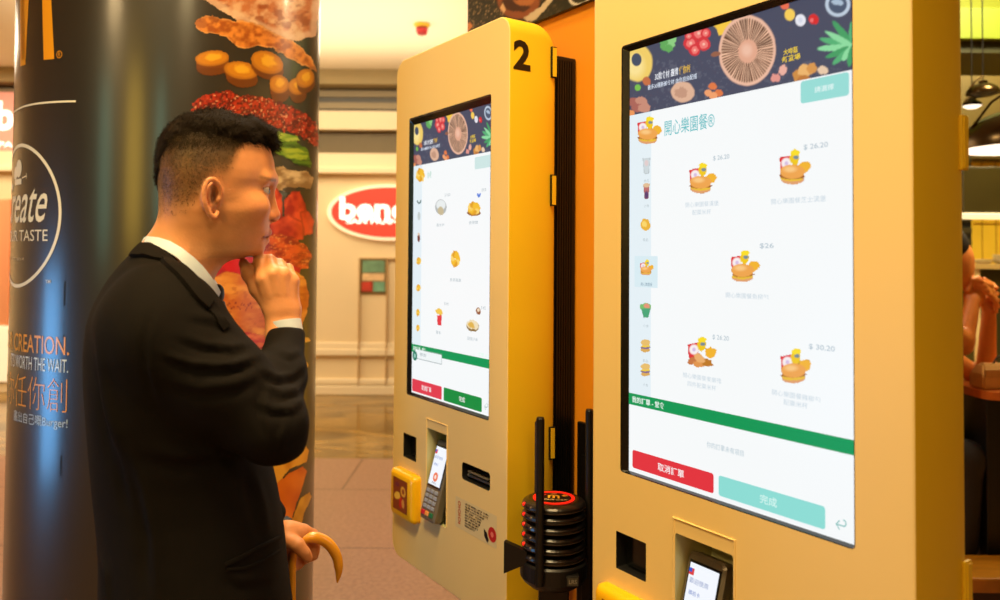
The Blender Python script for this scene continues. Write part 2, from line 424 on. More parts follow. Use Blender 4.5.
def active(K):
    return (K.ax0, K.ax1, K.az0, K.az1)
K1.ax0, K1.ax1, K1.az0, K1.az1 = -0.9725-K1.c, -0.5640-K1.c, 1.1405-ZB, 1.8515-ZB
K2.ax0, K2.ax1, K2.az0, K2.az1 = -1.8215-K2.c, -1.4455-K2.c, 1.1440-ZB, 1.8435-ZB
TEAL = (120, 205, 198); GREY = (176, 190, 196); GREEN = (0, 140, 78); RED = (226, 50, 62)
def common_screen(K, art):
    x0, x1, z0, z1 = active(K); H = z1-z0; Wd = x1-x0
    art.rect(x0, x1, z0, z1, (246, 249, 250), 0)
    art.rect(x0, x0+Wd*0.125, z0+H*0.18, z0+H*0.845, (228, 240, 246), 1)
    bz = z0+H*0.845
    def xf(A, B):     # both machines show the same banner picture, authored on the near machine
        A1 = K1.ax0+(A-x0)/Wd*(K1.ax1-K1.ax0); B1 = K1.az0+(B-z0)/H*(K1.az1-K1.az0); return K1.pix(A1, B1)
    raster_on(K, art, (x0, x1, bz, z1), banner, xf=xf, layer=1)
    def nb(p0, p1, q0, q1): return (x0+Wd*p0, x0+Wd*p1, z0+H*q0, z0+H*q1)
    art.text('30款食材 盡情', *nb(0.145, 0.27, 0.914, 0.932), (235, 238, 245), 2, bold=0.012)
    art.text('任你創', *nb(0.275, 0.33, 0.914, 0.932), (236, 190, 60), 2, bold=0.012)
    art.text('最多30種新鮮食材 由你自由配搭', *nb(0.105, 0.365, 0.896, 0.908), (215, 225, 240), 2, bold=0.01)
    art.text('大啡菇', *nb(0.745, 0.80, 0.900, 0.912), (240, 205, 60), 2, bold=0.02); art.text('新登場', *nb(0.74, 0.81, 0.886, 0.898), (240, 205, 60), 2, bold=0.02)
    g0, g1 = (0.157, 0.184) if K is K1 else (0.151, 0.180)
    art.rect(x0, x1, z0+H*g0, z0+H*g1, (0, 150, 84), 2)
    art.text('我的訂單 - 堂食', *nb(0.02, 0.20, g0+0.006, g1-0.006), (235, 250, 240), 3, bold=0.015)
    return nb

# near machine (K1)
a1_ = Art(); nb = common_screen(K1, a1_)
bb = K1.bxs(800, 81.5, 848.5, 95); a1_.rect(bb[0], bb[1], bb[2], bb[3], (150, 220, 214), 2, r=0.004)
a1_.text('請選擇', (bb[0]+bb[1])/2-0.014, (bb[0]+bb[1])/2+0.014, (bb[2]+bb[3])/2-0.004, (bb[2]+bb[3])/2+0.004, (225, 245, 243), 3, bold=0.01)
bb = K1.bxs(664, 122, 714, 127)
a1_.text('開心樂園餐®', bb[0], bb[1], bb[2]-0.001, bb[3]+0.002, (96, 190, 196), 2, bold=0.004)
for q, (x, y, sc) in enumerate([(648, 131, 0.95), (701, 179, 1.05), (793, 168, 1.2), (743, 267, 1.1), (700, 354, 1.1), (794, 367, 1.2)]):
    a, b = K1.l(x, y); rr = 0.034
    raster_on(K1, a1_, (a-rr, a+rr, b-rr, b+rr), lambda cv: combo(cv, x, y, sc, q+1, nug=(q == 4)), layer=2)
def side_icon(cv, x, y, kind, q):
    if kind == 'cup': cv.poly([(x-4, y-8), (x+4, y-9), (x+2.5, y+8), (x-2.5, y+8)], (205, 216, 220), soft=1.5); cv.ell(x, y-3, 2, 3, (225, 205, 205))
    if kind == 'shake': cv.poly([(x-3.5, y-7), (x+3.5, y-8), (x+2, y+8), (x-2, y+8)], (190, 110, 110), soft=1.5); cv.ell(x, y+4, 2, 4, (90, 60, 110), soft=0.5); cv.ell(x, y-6, 3.5, 2.5, (225, 190, 150))
    if kind == 'gold': cv.ell(x, y, 5, 6.5, (236, 180, 60), wob=0.25, seed=q); cv.ell(x-1, y-1, 2.5, 3, (250, 215, 110), wob=0.3)
    if kind == 'salad': cv.ell(x, y-4, 6, 4, (120, 190, 110), wob=0.3, seed=q); cv.ell(x+1, y-5, 3, 2.5, (230, 150, 120), wob=0.3); cv.poly([(x-5, y-2), (x+5, y-3), (x+2.5, y+7), (x-2.5, y+7)], (70, 165, 120), soft=1.2)
    if kind == 'burger':
        cv.ell(x, y+4, 5, 2.6, (220, 170, 90)); cv.ell(x, y+1.5, 5.2, 1.6, (120, 100, 150)); cv.ell(x, y, 5, 1.3, (245, 210, 60)); cv.ell(x, y-3.5, 5, 3.5, (232, 190, 110))
bb = K1.bxs(634, 256, 657, 288); a1_.rect(*bb, (216, 236, 243), 2)
for q, (x, y, k) in enumerate([(646, 166, 'cup'), (646, 191, 'shake'), (645, 225, 'gold'), (645.5, 311, 'salad'), (645, 346, 'burger'), (645, 370, 'burger')]):
    a, b = K1.l(x, y); raster_on(K1, a1_, (a-0.014, a+0.014, b-0.017, b+0.017), lambda cv: side_icon(cv, x, y, k, q), layer=3)
    a1_.text('小食' if q % 2 else '飲品', a-0.006, a+0.006, b-0.027, b-0.022, GREY, 3)
a, b = K1.l(646, 268); raster_on(K1, a1_, (a-0.016, a+0.016, b-0.018, b+0.018), lambda cv: combo(cv, 646, 268, 0.55, 9), layer=3)
a1_.text('開心樂園餐', a-0.013, a+0.013, b-0.03, b-0.024, (120, 150, 170), 3)
for (x, y, w_, s_) in [(720.5, 157.5, 17, '$ 26.20'), (815, 146, 20, '$ 26.20'), (766, 246, 13, '$26'), (720, 338, 17, '$ 26.20'), (821, 348, 21, '$ 30.20')]:
    a, b = K1.l(x, y); hw = w_/2*0.0018*1.0; a1_.text(s_, a-hw, a+hw, b-0.004, b+0.004, (180, 196, 206), 2, bold=0.01)
for (x, y, lines) in [(701, 204, ['開心樂園餐漢堡', '配粟米杯']), (797, 200, ['開心樂園餐芝士漢堡']), (746, 296, ['開心樂園餐魚柳包']), (701, 378, ['開心樂園餐麥樂雞', '四件配粟米杯']), (795, 396, ['開心樂園餐豬柳包', '配粟米杯'])]:
    for j, s_ in enumerate(lines):
        a, b = K1.l(x, y+8*j); hw = len(s_)*0.0047; a1_.text(s_, a-hw, a+hw, b-0.004, b+0.004, (204, 217, 226), 2, bold=0.005)
a, b = K1.l(724, 449); a1_.text('你的訂單未有項目', a-0.034, a+0.034, b-0.0045, b+0.0045, (176, 196, 206), 2)
def btn(K, art, p0, p1, q0, q1, col, s_, hw, bold=0.01, tc=(250, 246, 246)):
    x0, x1, z0, z1 = active(K); H = z1-z0; Wd = x1-x0; A0, A1, B0, B1 = x0+Wd*p0, x0+Wd*p1, z0+H*q0, z0+H*q1
    art.rect(A0, A1, B0, B1, col, 2, r=0.004)
    if s_: c = (A0+A1)/2; d = (B0+B1)/2; art.text(s_, c-hw, c+hw, d-0.0065, d+0.0065, tc, 3, bold=bold)
btn(K1, a1_, 0.022, 0.445, 0.010, 0.052, RED, '取消訂單', 0.028)
btn(K1, a1_, 0.468, 0.895, 0.010, 0.052, (140, 220, 212), '完成', 0.014, tc=(215, 246, 240))
x0, x1, z0, z1 = active(K1); a1_.text('↩', x1-0.028, x1-0.013, z0+0.013, z0+0.028, (110, 185, 180), 3)

# far machine (K2)
a2_ = Art(); nb = common_screen(K2, a2_)
x0, x1, z0, z1 = active(K2); H = z1-z0; Wd = x1-x0
a2_.rect(*nb(0.80, 0.985, 0.795, 0.835), (205, 230, 228), 2, r=0.004)
def golden(cv, x, y, rx, ry, q):
    for k in range(7):
        an = k*0.9; cv.ell(x+rx*0.5*cos(an), y+ry*0.5*sin(an), rx*0.5, ry*0.45, [(244, 190, 50), (252, 214, 110), (226, 160, 40)][k % 3], wob=0.3, seed=q+k)
for q, (x, y, rx, ry) in enumerate([(420, 175, 4.5, 8), (418.3, 261, 2.6, 4.4), (418, 288, 2.6, 4), (473.5, 209, 6.5, 7.5), (455, 259, 5, 9), (417.5, 312.5, 2.0, 4.2), (417.5, 328, 2.0, 3.8)]):
    a, b = K2.l(x, y); raster_on(K2, a2_, (a-0.035, a+0.035, b-0.035, b+0.035), lambda cv: golden(cv, x, y, rx, ry, q), layer=3)
def k2more(cv):
    cv.ell(418.7, 200, 2.4, 4.2, (60, 100, 100)); cv.ell(418.7, 200, 1.3, 2.4, (225, 238, 240)); cv.ell(418.6, 216, 1.6, 4.5, (196, 206, 205)); cv.ell(418.3, 238, 1.5, 4.5, (120, 60, 50)); cv.ell(418.3, 234, 1.3, 1.5, (225, 195, 170))
    cv.ell(440.5, 207, 5.8, 8, (180, 186, 186)); cv.ell(440.5, 205, 4.6, 5, (232, 238, 238)); cv.ell(440.5, 211, 3, 4.5, (200, 186, 150), wob=0.2)
    cv.ell(478.5, 193.5, 2.2, 4.2, (90, 130, 220)); cv.ell(478.5, 192.5, 1.1, 2, (210, 220, 245))
    cv.ell(473.5, 213, 7, 3.4, (150, 90, 50)); golden(cv, 473.5, 208, 6.5, 7, 5)
    cv.poly([(436.5, 315), (441.5, 315), (441, 326), (437, 325)], (232, 60, 70)); cv.ell(439, 311.5, 3.6, 3.4, (244, 200, 80), wob=0.4)
    cv.ell(478, 311, 2.6, 4, (150, 90, 60), wob=0.2); cv.ell(478, 310, 1.4, 1.8, (240, 220, 190))
    cv.ell(472.5, 326, 6.5, 6, (140, 110, 60), wob=0.1); cv.ell(472.5, 324.5, 6, 5, (240, 224, 186), wob=0.3); cv.ell(471, 325, 3, 3, (225, 180, 80), wob=0.5)
raster_on(K2, a2_, (x0, x1, z0+0.18, z0+0.50), k2more, layer=3, step=0.0016)
a, b = K2.l(429, 174.5); a2_.text('小食', a-0.012, a+0.012, b-0.009, b+0.009, (110, 190, 160), 3, bold=0.01)
for (x, y, s_, hw) in [(447, 195, '$ 12.50', 0.013), (483.5, 190, '$ 9.50', 0.009), (446, 304, '$ 10.0', 0.01), (483, 308, '$ 16.5', 0.009)]:
    a, b = K2.l(x, y); a2_.text(s_, a-hw, a+hw, b-0.004, b+0.004, (150, 165, 172), 3)
for (x, y, s_, hw) in [(440, 225, '粟米杯', 0.02), (473, 222.5, '麥樂雞', 0.02), (455, 280, '脆香雞翼', 0.026), (438, 332.5, '薯條', 0.012), (472, 339, '田園沙律', 0.022), (418, 205.5, '', 0)]:
    if s_: a, b = K2.l(x, y); a2_.text(s_, a-hw, a+hw, b-0.004, b+0.004, (176, 190, 196), 3)
a2_.text('總數 $0.0', *nb(0.86, 0.99, 0.183, 0.198), (230, 250, 240), 3, bold=0.02)
a2_.rect(*nb(0.05, 0.42, 0.128, 0.165), (170, 180, 182), 2, r=0.003); a2_.rect(*nb(0.055, 0.415, 0.131, 0.162), (240, 246, 247), 3, r=0.003)
a, b = K2.l(414.6, 355.7); a2_.disc((a, b), 0.0125, (20, 120, 96), 4); a2_.disc((a, b), 0.006, (150, 200, 185), 5)
a2_.text('優惠', *nb(0.12, 0.21, 0.142, 0.154), (160, 176, 180), 4)
btn(K2, a2_, 0.01, 0.42, 0.006, 0.052, (226, 60, 78), '取消訂單', 0.025)
btn(K2, a2_, 0.445, 0.90, 0.006, 0.052, (20, 140, 62), '完成', 0.013)
a2_.text('↩', x1-0.026, x1-0.014, z0+0.012, z0+0.028, (130, 170, 160), 3)

def build_kiosk(K, art, name, label, num):
    root = thing(name, label, 'kiosk', K.loc, RZ)
    w2 = K.w/2; H = ZT-ZB
    bm = NB(); rings = []
    def rr(ins, y, r, k=1.0): return [(x, y, z) for x, z in rrect(-w2+ins*k, w2-ins*k, ins, H-ins, max(0.012, r-ins*k), 8)]
    rings.append(rr(0.003, 0, 0.042)); rings.append(rr(0.0008, 0.0012, 0.042)); rings.append(rr(0, 0.004, 0.042)); rings.append(rr(0, DEP-0.045, 0.042))
    for k in range(1, 7):
        a = k*pi/12; rings.append(rr(0.042*(1-cos(a)), DEP-0.045+0.045*sin(a), 0.042, 0.16))
    loft(bm, rings)
    cuts = []
    def cutter(x0, x1, z0, z1, d, r, mi, slope=0.0):
        c = NB(); rs = [[(x, y, z) for x, z in rrect(x0, x1, z0, z1, r, 5)] for y in (-0.05, d)]
        loft(c, rs, mi=mi); cuts.append(c)
    sx0, sx1 = K.scr[0]-K.c, K.scr[1]-K.c
    cutter(sx0, sx1, 1.1372-ZB, 1.862-ZB, 0.016, 0.006, 2)
    cutter(-w2+0.062, -w2+0.133, 0.9725-ZB, 1.035-ZB, 0.05, 0.002, 2)
    rx0, rx1 = K.rx; cutter(-w2+rx0, -w2+rx1, 0.850-ZB, 1.071-ZB, 0.085, 0.004, 3)
    cutter(-w2+0.357, -w2+0.475, 0.984-ZB, 1.024-ZB, 0.05, 0.008, 2)
    me = boolean(bm, cuts, [MT['front'], MT['side'], MT['cavity'], MT['recess']])
    for p in me.polygons:
        c = p.center
        if p.material_index == 0 and not (p.normal.y < -0.5 and c.y < 0.005): p.material_index = 1
    o = obj('housing', me, [], root); o.data.polygons.foreach_set('use_smooth', [True]*len(me.polygons))
    try:
        o.data.set_sharp_from_angle(angle=radians(28))
    except Exception: pass
    # bezel frame around the picture
    bm = NB(); x0, x1, z0, z1 = active(K)
    out = rrect(sx0+0.0005, sx1-0.0005, 1.1377-ZB, 1.8615-ZB, 0.005, 5); inn = rrect(x0, x1, z0, z1, 0.001, 5)
    R = []
    for pts, y in ((out, 0.016), (out, 0.001), ([(a*0.75+c*0.25, b*0.75+d*0.25) for (a, b), (c, d) in zip(out, inn)], 0.0), (inn, 0.007), (inn, 0.014)):
        R.append([bm.verts.new((a, y, b)) for a, b in pts])
    n = len(out)
    for A, B in zip(R, R[1:]):
        for k in range(n): bm.faces.new((A[k], A[(k+1) % n], B[(k+1) % n], B[k]))
    bz = obj('screen_bezel', bm, MT['bezel'], root)
    bm = NB(); box(bm, x0-0.002, x1+0.002, 0.0085, 0.0155, z0-0.002, z1+0.002); d = obj('display', bm, MT['bezel'], root)
    s_ = art.build('screen_image', K.map3(0.0080), MT['screen'], d, eps=0.0003)
    # printer slot lip and lever
    bm = NB(); box(bm, -w2+0.362, -w2+0.470, 0.012, 0.040, 0.990-ZB, 0.996-ZB, 0.001); box(bm, -w2+0.375, -w2+0.46, 0.004, 0.03, 1.003-ZB, 1.007-ZB, 0.001)
    obj('receipt_slot', bm, MT['termgrey'], root)
    bm = NB(); box(bm, -w2+0.066, -w2+0.129, 0.020, 0.024, 0.975-ZB, 1.032-ZB); obj('scanner_window', bm, MT['bezel'], root)
    # recess frame line
    bm = NB(); cx0, cx1 = -w2+rx0, -w2+rx1
    tube(bm, [(cx0-0.003, -0.0005, 0.853-ZB), (cx0-0.003, -0.0005, 1.094-ZB), (cx1+0.003, -0.0005, 1.094-ZB), (cx1+0.003, -0.0005, 0.853-ZB)], 0.0018, 6)
    obj('recess_trim', bm, MT['front'], root)
    # side hinges
    for zc, hh in ((1.935, 0.035), (1.648, 0.035), (1.088, 0.036), (0.82, 0.035)):
        bm = NB(); box(bm, w2-0.002, w2+0.003, DEP-0.016, DEP-0.001, zc-hh-ZB, zc+hh-ZB, 0.001)
        h = obj('hinge', bm, MT['blackmetal'] if num else MT['side'], root)
        bm = NB(); box(bm, w2+0.0025, w2+0.0045, DEP-0.013, DEP-0.003, zc-hh*0.92-ZB, zc+hh*0.92-ZB); obj('hinge_leaf', bm, MT['side'], h)
    # wall mount with ribs
    bm = NB(); y1 = WALLT-K.t-0.001
    mi = 0.012 if num else 0.16
    box(bm, -w2+0.06, w2-mi, DEP-0.004, y1-0.002, 0.75-ZB, 1.957-ZB, 0.003)
    for k in range(7):
        yy = DEP+0.010+k*(y1-DEP-0.02)/7; box(bm, w2-mi-0.002, w2-mi+0.004, yy, yy+0.004, 0.76-ZB, 1.948-ZB)
    obj('wall_bracket', bm, MT['blackmetal'], root)
    if num:
        at = Art(); bb0 = onK(0, 0, 1)
        V, F = text_mesh(num, bold=0.035); xs = [v[0] for v in V]; ys = [v[1] for v in V]
        hx, hz = 0.046, 0.066; y0 = num_y0; z0_ = num_z0
        V2 = [(y0+(x-min(xs))/(max(xs)-min(xs))*hx, z0_+(y-min(ys))/(max(ys)-min(ys))*hz) for x, y in V]
        at.raw(V2, F, (22, 14, 6), 1)
        at.build('number_print', lambda a, b, l: np.stack([np.full(a.shape, w2)+0.0002+l, a, b], -1), MT['print'], root)
    return root
K1.rx = (0.196, 0.308); K2.rx = (0.190, 0.286)
# number 2 on the side of the far machine
num_y0, num_z0 = 0.009, 1.905-ZB
build_kiosk(K1, a1_, 'ordering_kiosk', 'large near ordering kiosk filling the right half, showing burger meal pictures', None)
build_kiosk(K2, a2_, 'ordering_kiosk', 'ordering kiosk marked with a black number 2 in front of the man', '2')

# fittings on the kiosks: card terminal (own thing), yellow reader, sticker
def build_terminal(K, xoff, label):
    w = 0.074; Lg = 0.190
    tilt = atan2(0.050, 0.176)
    base = W(K.sl+xoff+w/2, K.t-0.024, 0.858)
    root = thing('payment_terminal', label, 'card terminal', base, RZ, 'card terminals in the kiosk recesses')
    rot = Matrix.Rotation(-tilt, 4, 'X')
    def tr(bm): bmesh.ops.transform(bm, matrix=rot, verts=bm.verts)
    bm = NB()
    rs = []
    for y, ins in ((0, 0.004), (0.003, 0.0), (0.020, 0.0), (0.030, 0.006)):
        rs.append([(x*(1.0 if z < Lg*0.5 else 1.0), y, z) for x, z in rrect(-w/2+ins, w/2-ins, ins, Lg-ins, 0.010, 5)])
    loft(bm, rs); tr(bm); obj('body', bm, MT['termgrey'], root)
    bm = NB(); box(bm, -w/2+0.006, w/2-0.006, -0.0015, 0.002, 0.078, Lg-0.012, 0.001); tr(bm); d = obj('display', bm, MT['bezel'], root)
    A = Art(); A.rect(-w/2+0.009, w/2-0.009, 0.083, Lg-0.016, (244, 248, 255), 1)
    A.text('歡迎使用', -0.024, 0.012, Lg-0.045, Lg-0.037, (120, 140, 190), 2); A.rect(-0.028, -0.018, Lg-0.034, Lg-0.024, (220, 60, 60), 2); A.rect(-0.028, -0.022, Lg-0.030, Lg-0.024, (40, 90, 200), 3)
    A.text('請拍卡', -0.022, 0.000, Lg-0.062, Lg-0.055, (70, 110, 190), 2); A.disc((0.0, 0.103), 0.011, (238, 120, 80), 2); A.disc((0.0, 0.103), 0.005, (250, 220, 210), 3); A.text('PAY', -0.010, 0.010, 0.086, 0.091, (60, 70, 90), 2)
    A.build('display_image', lambda a, b, l: (np.stack([a, -0.0016-l, b], -1) @ np.array(rot.to_3x3()).T), MT['screen'], d)
    bm = NB()
    for r in range(4):
        for c in range(3): box(bm, -0.026+c*0.019, -0.012+c*0.019, -0.003, 0.002, 0.064-r*0.0125, 0.0725-r*0.0125, 0.0012)
    tr(bm); obj('keypad', bm, MT['keyblue'], root)
    for c, m in enumerate(('keyred', 'keyyellow', 'keygreen')):
        bm = NB(); box(bm, -0.028+c*0.0195, -0.012+c*0.0195, -0.0035, 0.002, 0.010, 0.0205, 0.0015); tr(bm); obj(('cancel_key', 'clear_key', 'enter_key')[c], bm, MT[m], root)
    bm = NB(); box(bm, -w/2+0.006, w/2-0.006, 0.018, 0.070, 0.02, 0.05, 0.004); obj('holder', bm, MT['black'], root)
MT['keyblue'] = mat('keypad_keys', (150, 158, 176), 0.4); MT['keyred'] = mat('key_red', (200, 30, 40), 0.4); MT['keyyellow'] = mat('key_yellow', (230, 150, 70), 0.4); MT['keygreen'] = mat('key_green', (20, 110, 70), 0.4)
build_terminal(K1, 0.200, 'card payment terminal in the recess of the near kiosk, cut off by the bottom edge')
build_terminal(K2, 0.193, 'grey card payment terminal with lit screen leaning in the recess of kiosk 2')
kiosk_roots = [o for o in bpy.data.objects if o.name.startswith('ordering_kiosk')]
for root, K in ((kiosk_roots[0], K1), (kiosk_roots[1], K2)):
    w2 = K.w/2
    bm = NB(); x0, x1, z0, z1 = -w2+0.030, -w2+0.160, 0.822-ZB, 0.942-ZB
    rs = [[(x, y, z) for x, z in rrect(x0+i, x1-i, z0+i, z1-i, 0.012, 5)] for y, i in ((0.001, 0), (-0.014, 0), (-0.021, 0.004), (-0.024, 0.010))]
    loft(bm, rs); rd = obj('contactless_reader', bm, MT['yellowplastic'], root, smooth=True)
    A = Art(); X0, X1, Z0, Z1 = x0+0.024, x1-0.028, z0+0.020, z1-0.018
    n = 60; AA, BB = np.meshgrid(np.linspace(X0, X1, n), np.linspace(Z0, Z1, n))
    cv = Canvas((AA-X0)/(X1-X0)*100, (1-(BB-Z0)/(Z1-Z0))*100, (138, 62, 26))
    cv.ell(30, 55, 22, 12, (236, 190, 70), rot=-0.3, wob=0.15); cv.ell(72, 35, 18, 16, (226, 170, 60), wob=0.1); cv.ell(72, 35, 9, 8, (150, 70, 30))
    cv.poly([(45, 62), (60, 50), (72, 70), (58, 92), (44, 84)], (196, 40, 30)); cv.ell(30, 20, 16, 7, (120, 40, 60)); cv.ell(72, 72, 10, 14, (214, 150, 70), wob=0.2)
    A.raster(AA, BB, cv.c, cv.a, 1); A.build('reader_picture', lambda a, b, l: np.stack([a, -0.0242-l, b], -1), MT['print'], rd)
    A = Art(); X0, X1, Z0, Z1 = -w2+0.330, -w2+0.503, 0.868-ZB, 0.9385-ZB
    A.rect(X0, X1, Z0, Z1, (222, 200, 145), 1, r=0.002)
    for j in range(9): A.text(['付款方法', '信用卡及電子支付', '請將卡放於感應區', '等候屏幕顯示完成', '取回收據', '前往櫃檯取餐', '謝謝惠顧', '如有查詢', '請與職員聯絡'][j], X0+0.042, X0+0.042+[0.10, 0.098, 0.082, 0.070, 0.068, 0.066, 0.060, 0.056, 0.045][j], Z1-0.010-j*0.0062, Z1-0.0055-j*0.0062, (40, 26, 14), 2, bold=0.02)
    for j in range(3): A.ring((X0+0.018, Z1-0.014-j*0.018), 0.0035, 0.006, (190, 90, 40), 2, 24); A.rect(X0+0.013, X0+0.023, Z1-0.024-j*0.018, Z1-0.021-j*0.018, (190, 90, 40), 2)
    A.disc((X1-0.017, Z0+0.026), 0.016, (190, 30, 24), 2); A.disc((X1-0.017, Z0+0.026), 0.006, (226, 120, 100), 3)
    A.poly([(X1-0.050, Z0+0.030), (X1-0.038, Z0+0.024), (X1-0.030, Z0+0.010), (X1-0.036, Z0+0.003), (X1-0.048, Z0+0.014)], (30, 20, 14), 3)
    A.build('payment_sticker', K.map3(0.0), MT['print'], root)

# ------------------------------------------------------------------ the partition behind the kiosks, its poster
MT['poster'] = MT['print']
bm = NB(); box(bm, -1.848, -0.66, WALLT, WALLT+0.16, 0, 3.4)
bmesh.ops.transform(bm, matrix=Matrix.Rotation(RZ, 4, 'Z'), verts=bm.verts)
struct('wall_kiosk', bm, MT['orangewall'])
pr = thing('wall_poster', 'dark food poster on the orange wall above the kiosks', 'poster', W(-1.30, WALLT-0.002, 2.075), RZ)
bm = NB(); box(bm, -0.544, 0.57, -0.012, 0.0, 0, 0.85, 0.001); obj('board', bm, MT['black'], pr)
A = Art(); n1, n2 = 300, 110
AA, BB = np.meshgrid(np.linspace(-0.542, 0.568, n1), np.linspace(0.001, 0.40, n2))
PP = np.array(W(-1.30, WALLT-0.014, 2.075)) + E1*AA[..., None] + np.array([0, 0, 1.0])*BB[..., None]
X, Y = vproj(PP); cv = Canvas(X, Y, (36, 34, 18))
nn = fbm(np.stack([X*0.35, (Y+X*0.4)*0.9], -1), 3, 3); cv.put(np.clip((nn-0.55)*2, 0, 0.5), (96, 84, 60))
nn = fbm(np.stack([X*0.9, (Y+X*0.4)*2.5], -1), 2, 8); cv.put((nn > 0.72)*0.6*(X < 505), (170, 140, 100))
cv.ell(519, 2, 21, 17, (120, 66, 34), wob=0.05); cv.ell(517, 3, 14, 9, (62, 34, 16), wob=0.2); cv.ell(524, -2, 11, 8, (150, 92, 50), wob=0.1); cv.ell(513, -5, 9, 5, (34, 24, 12), wob=0.3)
cv.poly([(500, 8), (503, 3), (506, 10), (504, 13)], (190, 150, 110)); cv.poly([(524, 18), (541, 6), (552, -6), (556, -4), (547, 8), (535, 20), (527, 21)], (176, 160, 134), wob=1.2)
cv.poly([(470, 22), (473, 26), (468, 32), (466, 26)], (190, 120, 70)); cv.ell(580, -2, 11, 7.5, (214, 204, 186), rot=-0.2); cv.ell(580, -2.5, 9, 6, (40, 38, 22), rot=-0.2)
A.raster(AA, BB, cv.c, cv.a, 1); A.build('poster_picture', lambda a, b, l: np.stack([a, -0.0122-l, b], -1), MT['print'], pr)
# dark service panel low on the wall
bm = NB(); box(bm, -0.152, 0.152, -0.012, 0, 0.0, 1.12, 0.004)
for k in range(5): box(bm, -0.13+k*0.06, -0.10+k*0.06, -0.016, -0.010, 0.2, 1.05, 0.002)
o = obj('service_panel', bm, MT['blackmetal']); o.location = W(-1.212, WALLT-0.001, 0.01); o.rotation_euler = (0, 0, RZ)
tag(o, 'black service panel low on the orange wall between the two kiosks', 'panel')

# ------------------------------------------------------------------ pager charging stand
PC = (0.112, 1.583)
st = thing('pager_stand', 'black stand with tall rods holding the stacked pagers between the kiosks', 'stand', (PC[0], PC[1], 0))
bm = NB(); lathe(bm, [(0, 0), (0.15, 0), (0.15, 0.008), (0.03, 0.016), (0.012, 0.03), (0.012, 0.80), (0, 0.80)], n=40); obj('pole', bm, MT['blackmetal'], st, smooth=False)
bm = NB(); lathe(bm, [(0, 0.845), (0.048, 0.845), (0.062, 0.856), (0.0672, 0.864), (0.0672, 0.893), (0.064, 0.897), (0, 0.897)], n=48); bs = obj('charging_base', bm, MT['black'], st, smooth=False)
bm = NB(); box(bm, -0.030, 0.030, -0.02, 0.02, 0.79, 0.846, 0.003); obj('socket', bm, MT['black'], bs)
bm = NB(); box(bm, 0.02, 0.045, -0.068, -0.05, 0.866, 0.886, 0.002); obj('label_plate', bm, MT['black'], bs)
A = Art(); A.rect(0.022, 0.043, 0.868, 0.884, (60, 56, 48), 1); A.text('LRS', 0.025, 0.040, 0.872, 0.880, (150, 140, 120), 2); A.build('rating_label', lambda a, b, l: np.stack([a, -0.0684-l, b], -1), MT['print'], bs)
for ang in (-115, 12, 112):
    a = radians(ang); bm = NB(); x, y = 0.0745*cos(a), 0.0745*sin(a)
    zr = 1.15 if ang == 112 else 1.186; tube(bm, [(x, y, 0.868), (x, y, zr), (x, y, zr+0.004)], [0.0082, 0.0082, 0.0065], 14); box(bm, min(x, 0.86*x), max(x, 0.86*x)+0.002, min(y, 0.86*y), max(y, 0.86*y)+0.002, 0.868, 0.88)
    obj('rod', bm, MT['black'], st, smooth=False)
bm = NB()
vs = [(-0.100, -0.022, 0.935), (-0.100, -0.022, 0.872), (-0.055, -0.03, 0.894), (-0.055, -0.03, 0.918)]
loft(bm, [vs, [(x+0.004, y+0.012, z) for x, y, z in vs]]); obj('side_flap', bm, MT['black'], st)
MT['redglow'] = mat('red_led', (200, 20, 10), 0.3, emis=(240, 36, 18), estr=0.9)
MT['pager'] = mat('pager_black', (18, 14, 12), 0.28, coat=0.4)
MT['pagerrim'] = mat('pager_rim', (52, 40, 28), 0.25, metal=0.6)
for k in range(6):
    z = 0.8975+k*0.0196
    lab = ['coaster pager at the bottom of the stack, on the charging base', 'second coaster pager from the bottom of the stack', 'third coaster pager from the bottom of the stack', 'third coaster pager from the top of the stack', 'second coaster pager from the top, under the one with the red ring', 'topmost coaster pager with a glowing red ring and printed logo'][k]
    z += 0.0006; r = thing('coaster_pager', lab, 'pager', (PC[0], PC[1], z), radians(-20+3*k), 'coaster pagers stacked on the stand')
    bm = NB(); lathe(bm, [(0, 0), (0.053, 0), (0.0615, 0.003), (0.064, 0.007), (0.063, 0.0115), (0.0595, 0.015), (0.051, 0.0185), (0, 0.0185)], n=48); obj('body', bm, MT['pager'], r, smooth=False)
    bm = NB(); lathe(bm, [(0.0628, 0.0035), (0.0648, 0.0050), (0.0648, 0.0062), (0.0628, 0.0075), (0.0615, 0.0055), (0.0628, 0.0035)], n=48); obj('rim', bm, MT['pagerrim'], r, smooth=True)
    for q, a in enumerate((-165+20-3*k, -140+20-3*k)):
        aa = radians(a); bm = NB(); bmesh.ops.create_icosphere(bm, subdivisions=2, radius=0.0042 if q == 0 else 0.003, matrix=Matrix.Translation((0.062*cos(aa), 0.062*sin(aa), 0.011))); obj('indicator_light', bm, MT['redglow'] if q == 0 else MT['steel'], r, smooth=True)
    if k == 5:
        bm = NB(); lathe(bm, [(0.036, 0.0183), (0.036, 0.0200), (0.042, 0.0200), (0.042, 0.0183), (0.036, 0.0183)], n=48); obj('light_ring', bm, MT['redglow'], r)
        A = Art(); A.disc((0, 0), 0.035, (26, 16, 12), 0, n=40)
        A.text('m', -0.012, 0.012, -0.003, 0.016, (236, 176, 50), 1, bold=0.02); A.text('PLEASE WAIT', -0.027, 0.027, -0.016, -0.009, (230, 200, 150), 1, bold=0.02)
        for (x, y, c) in ((-0.022, 0.018, (190, 40, 30)), (0.022, 0.016, (200, 130, 40)), (0.0, 0.026, (150, 90, 50))): A.disc((x, y), 0.006, c, 1)
        A.build('logo_print', lambda a, b, l: np.stack([a, b, 0.0187+l], -1), MT['print'], r)

